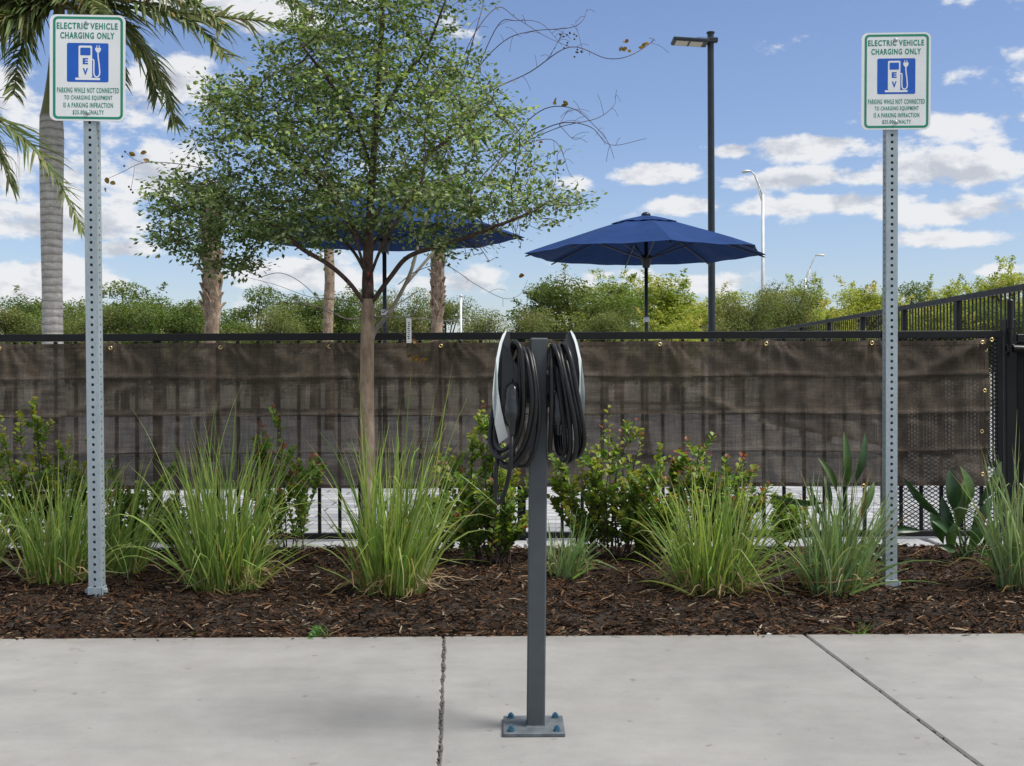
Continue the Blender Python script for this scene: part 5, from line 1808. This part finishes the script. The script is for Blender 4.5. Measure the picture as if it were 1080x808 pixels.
FT = [
 (8, 34, 322, 120, 'olive', 0, 'olive tree at the left edge of the far row'),
 (58, 38, 306, 120, 'green', 0, 'green tree partly behind the ring-barked palm trunk'),
 (132, 36, 295, 130, 'green', 1, 'tallest green tree of the far row, just right of the left sign post'),
 (100, 32, 318, 90, 'olive', 1, 'low olive tree behind the left sign post'),
 (172, 33, 306, 110, 'green', 0, 'green tree between the left sign post and the shaggy palm'),
 (208, 36, 316, 90, 'olive', 0, 'olive tree directly behind the shaggy palm trunk'),
 (268, 38, 300, 110, 'green', 1, 'green tree just right of the shaggy palm trunk'),
 (292, 33, 322, 90, 'olive', 1, 'low olive tree between the shaggy palm and the thin palm'),
 (330, 36, 302, 110, 'green', 0, 'dark green tree behind the thin palm trunk'),
 (376, 37, 302, 100, 'green', 1, 'green tree directly behind the young tree trunk'),
 (424, 35, 310, 80, 'olive', 2, 'olive tree behind the white nursery tag'),
 (470, 37, 312, 80, 'olive', 0, 'olive tree behind the palm trunk right of the young tree'),
 (512, 34, 326, 80, 'olive', 1, 'lowest olive tree above the pedestal, below the bright clouds'),
 (560, 33, 330, 70, 'olive', 2, 'low olive tree behind the top of the charging pedestal'),
 (606, 40, 285, 130, 'green', 0, 'round green tree under the left half of the clear umbrella'),
 (640, 34, 326, 80, 'olive', 0, 'olive bush-like tree left of the clear umbrella pole'),
 (652, 46, 292, 130, 'lime', 0, 'yellow-green tree behind the clear umbrella pole'),
 (712, 44, 282, 165, 'lime', 1, 'bright yellow-green tree between umbrella pole and dark lamp pole'),
 (700, 34, 326, 90, 'lime', 2, 'low yellow-green tree in front of the bright one'),
 (778, 36, 306, 90, 'olive', 1, 'olive tree just right of the dark lamp pole'),
 (828, 38, 302, 90, 'olive', 2, 'olive tree between the two silver street lamps'),
 (848, 50, 296, 100, 'lime', 0, 'yellow-green tree behind the shorter street lamp'),
 (905, 46, 290, 110, 'lime', 2, 'feathery tree just left of the right sign post'),
 (958, 48, 296, 100, 'green', 1, 'green feathery tree just right of the right sign post'),
 (1010, 50, 288, 120, 'lime', 1, 'feathery tree above the middle of the sloping fence rail'),
 (1066, 46, 280, 120, 'lime', 0, 'feathery tree at the right edge above the sloping fence rail'),
 (880, 38, 322, 90, 'lime', 1, 'low yellow-green tree where the sloping rail meets the fence'),
 (985, 40, 312, 100, 'lime', 2, 'low feathery tree showing through the sloping fence pickets'),
 (1060, 40, 312, 110, 'green', 0, 'green tree showing through the pickets at the right edge'),
]
for px, D, yt, wpx, kind, v, lab in FT:
    far_tree(px, D, yt, wpx, kind, v, lab)

# ------------------------------------------------------------------ light and sky
SUN_EL, SUN_AZ = R(58), R(106)                # azimuth clockwise from +Y: from the right, a touch to the front
sd = Vector((math.sin(SUN_AZ) * math.cos(SUN_EL), math.cos(SUN_AZ) * math.cos(SUN_EL), math.sin(SUN_EL)))
li = bpy.data.lights.new('sun', 'SUN'); li.energy = 3.7; li.angle = R(24); li.color = (1, .95, .87)
lo = bpy.data.objects.new('sun', li); COL.objects.link(lo)
lo.rotation_euler = sd.to_track_quat('Z', 'Y').to_euler()
lo.location = (6, -2, 8)

w = bpy.data.worlds.new('World'); S.world = w; w.use_nodes = True
nt = w.node_tree; nt.nodes.clear()
out = nt.nodes.new('ShaderNodeOutputWorld'); bg = nt.nodes.new('ShaderNodeBackground')
nt.links.new(bg.outputs[0], out.inputs[0])
sky = nt.nodes.new('ShaderNodeTexSky'); sky.sky_type = 'NISHITA'; sky.sun_disc = False
sky.sun_elevation = SUN_EL; sky.sun_rotation = SUN_AZ
sky.air_density = 1.0; sky.dust_density = .6; sky.ozone_density = 1.2
tc = nt.nodes.new('ShaderNodeTexCoord')
def math_(op, a, b=None, c=None, clamp=False):
    n = nt.nodes.new('ShaderNodeMath'); n.operation = op; n.use_clamp = clamp
    for i, x in enumerate((a, b, c)):
        if x is None: continue
        if hasattr(x, 'is_linked'): nt.links.new(x, n.inputs[i])
        else: n.inputs[i].default_value = x
    return n.outputs[0]
sep = nt.nodes.new('ShaderNodeSeparateXYZ'); nt.links.new(tc.outputs['Generated'], sep.inputs[0])
az = math_('ARCTAN2', sep.outputs[0], sep.outputs[1])
el = math_('ARCSINE', sep.outputs[2])
uv = nt.nodes.new('ShaderNodeCombineXYZ'); nt.links.new(az, uv.inputs[0]); nt.links.new(el, uv.inputs[1])
def cnoise(scale, off, detail=8, rough=.55, st_=(1, 1.9, 1)):
    mp = nt.nodes.new('ShaderNodeMapping'); mp.inputs['Scale'].default_value = st_; mp.inputs['Location'].default_value = off
    nt.links.new(uv.outputs[0], mp.inputs['Vector'])
    n = nt.nodes.new('ShaderNodeTexNoise'); n.inputs['Scale'].default_value = scale; n.inputs['Detail'].default_value = detail; n.inputs['Roughness'].default_value = rough
    nt.links.new(mp.outputs[0], n.inputs['Vector'])
    return n.outputs['Fac']
def px2(px, py): return (math.atan((px - 540) / F), math.atan((396 - py) / F / math.hypot(1, (px - 540) / F)))
clouds = [(850, 157, 85, 14, 1), (775, 160, 40, 10, .9), (1040, 132, 50, 14, 1), (690, 184, 62, 13, 1), (850, 190, 85, 12, .95), (1000, 182, 72, 18, 1), (720, 218, 48, 12, .95), (870, 217, 95, 13, 1),
          (1030, 224, 85, 15, 1), (1015, 254, 65, 11, .95), (1072, 287, 34, 9, .9), (640, 290, 90, 12, .75), (690, 300, 130, 11, .75), (480, 300, 110, 18, .7), (612, 195, 30, 13, .8),
          (40, 235, 120, 26, .9), (30, 290, 110, 26, 1), (130, 262, 45, 12, 1), (20, 180, 120, 36, .8), (150, 180, 110, 40, .7), (60, 110, 150, 40, .7), (200, 90, 70, 30, .8), (230, 0, 120, 18, 1), (330, 290, 120, 22, .8),
          (480, 30, 90, 20, .5), (330, 20, 80, 30, .6), (930, 130, 40, 10, .3), (300, 200, 160, 50, .45), (620, 320, 60, 14, .8)]
bias = None
for px, py, rx, ry, wt in clouds:
    u0, v0 = px2(px, py)
    dx = math_('MULTIPLY', math_('SUBTRACT', az, u0), F / rx)
    dy = math_('MULTIPLY', math_('SUBTRACT', el, v0), F / ry)
    d2 = math_('ADD', math_('MULTIPLY', dx, dx), math_('MULTIPLY', dy, dy))
    b = math_('MULTIPLY', math_('POWER', 2.718, math_('MULTIPLY', d2, -.8)), wt)
    bias = b if bias is None else math_('MAXIMUM', bias, b)
ahead = math_('MULTIPLY', math_('SUBTRACT', sep.outputs[1], .86), 12, clamp=True)
low = math_('SUBTRACT', 1, math_('MULTIPLY', el, 3.2), clamp=True)   # generic clouds elsewhere
gen = math_('MULTIPLY', low, .0)
gen = math_('ADD', math_('MULTIPLY', math_('SUBTRACT', 1, ahead), .62), gen)
amt = math_('ADD', math_('MULTIPLY', bias, ahead), gen)
def density(off):
    n1 = cnoise(13, (3.1 + off[0], 1.7 + off[1], 0)); n2 = cnoise(34, (1.3 + off[0] , .4 + off[1], 2), 6, .6)
    n = math_('ADD', math_('MULTIPLY', n1, .68), math_('MULTIPLY', n2, .32))
    return n
n0 = density((0, 0)); n1_ = density((.012, .022))
dens = math_('ADD', math_('MULTIPLY', amt, .535), math_('MULTIPLY', n0, 1.75))
mr = nt.nodes.new('ShaderNodeMapRange'); mr.interpolation_type = 'SMOOTHSTEP'
mr.inputs['From Min'].default_value = 1.08; mr.inputs['From Max'].default_value = 1.26
nt.links.new(dens, mr.inputs['Value'])
mask = math_('MULTIPLY', mr.outputs[0], .95)
lit = math_('ADD', math_('MULTIPLY', math_('SUBTRACT', n0, n1_), 5.0), math_('SUBTRACT', 1.60, math_('MULTIPLY', dens, .70)), clamp=True)
crp = nt.nodes.new('ShaderNodeValToRGB')
crp.color_ramp.elements[0].position = .25; crp.color_ramp.elements[0].color = (.60, .63, .70, 1)
crp.color_ramp.elements[1].position = .80; crp.color_ramp.elements[1].color = (.92, .93, .95, 1)
nt.links.new(lit, crp.inputs[0])
CLOUD = 6.6
cs = nt.nodes.new('ShaderNodeVectorMath'); cs.operation = 'SCALE'; cs.inputs['Scale'].default_value = CLOUD
nt.links.new(crp.outputs[0], cs.inputs[0])
mx = nt.nodes.new('ShaderNodeMix'); mx.data_type = 'RGBA'
tint = nt.nodes.new('ShaderNodeMix'); tint.data_type = 'RGBA'; tint.blend_type = 'MULTIPLY'; tint.inputs['Factor'].default_value = 1
nt.links.new(sky.outputs[0], tint.inputs[6]); tint.inputs[7].default_value = (.84, .85, .985, 1)
nt.links.new(mask, mx.inputs['Factor']); nt.links.new(tint.outputs[2], mx.inputs[6]); nt.links.new(cs.outputs[0], mx.inputs[7])
nt.links.new(mx.outputs[2], bg.inputs['Color'])
bg.inputs['Strength'].default_value = .10

# ------------------------------------------------------------------ camera and colour
cam = bpy.data.cameras.new('camera'); co = bpy.data.objects.new('camera', cam); COL.objects.link(co)
rot = Matrix((RT, UP, -FW)).transposed()
co.matrix_world = Matrix.Translation(CAM) @ rot.to_4x4()
cam.sensor_width = 36; cam.sensor_fit = 'HORIZONTAL'; cam.lens = F / 1080 * 36
cam.shift_y = -8 / 1080; cam.clip_start = .05; cam.clip_end = 3000
S.camera = co
S.view_settings.view_transform = 'Standard'; S.view_settings.look = 'None'
S.view_settings.exposure = 0.5; S.view_settings.gamma = 1.0; S.view_settings.use_curve_mapping = False
S.cycles.use_denoising = True
S.cycles.max_bounces = 8; S.cycles.transparent_max_bounces = 12
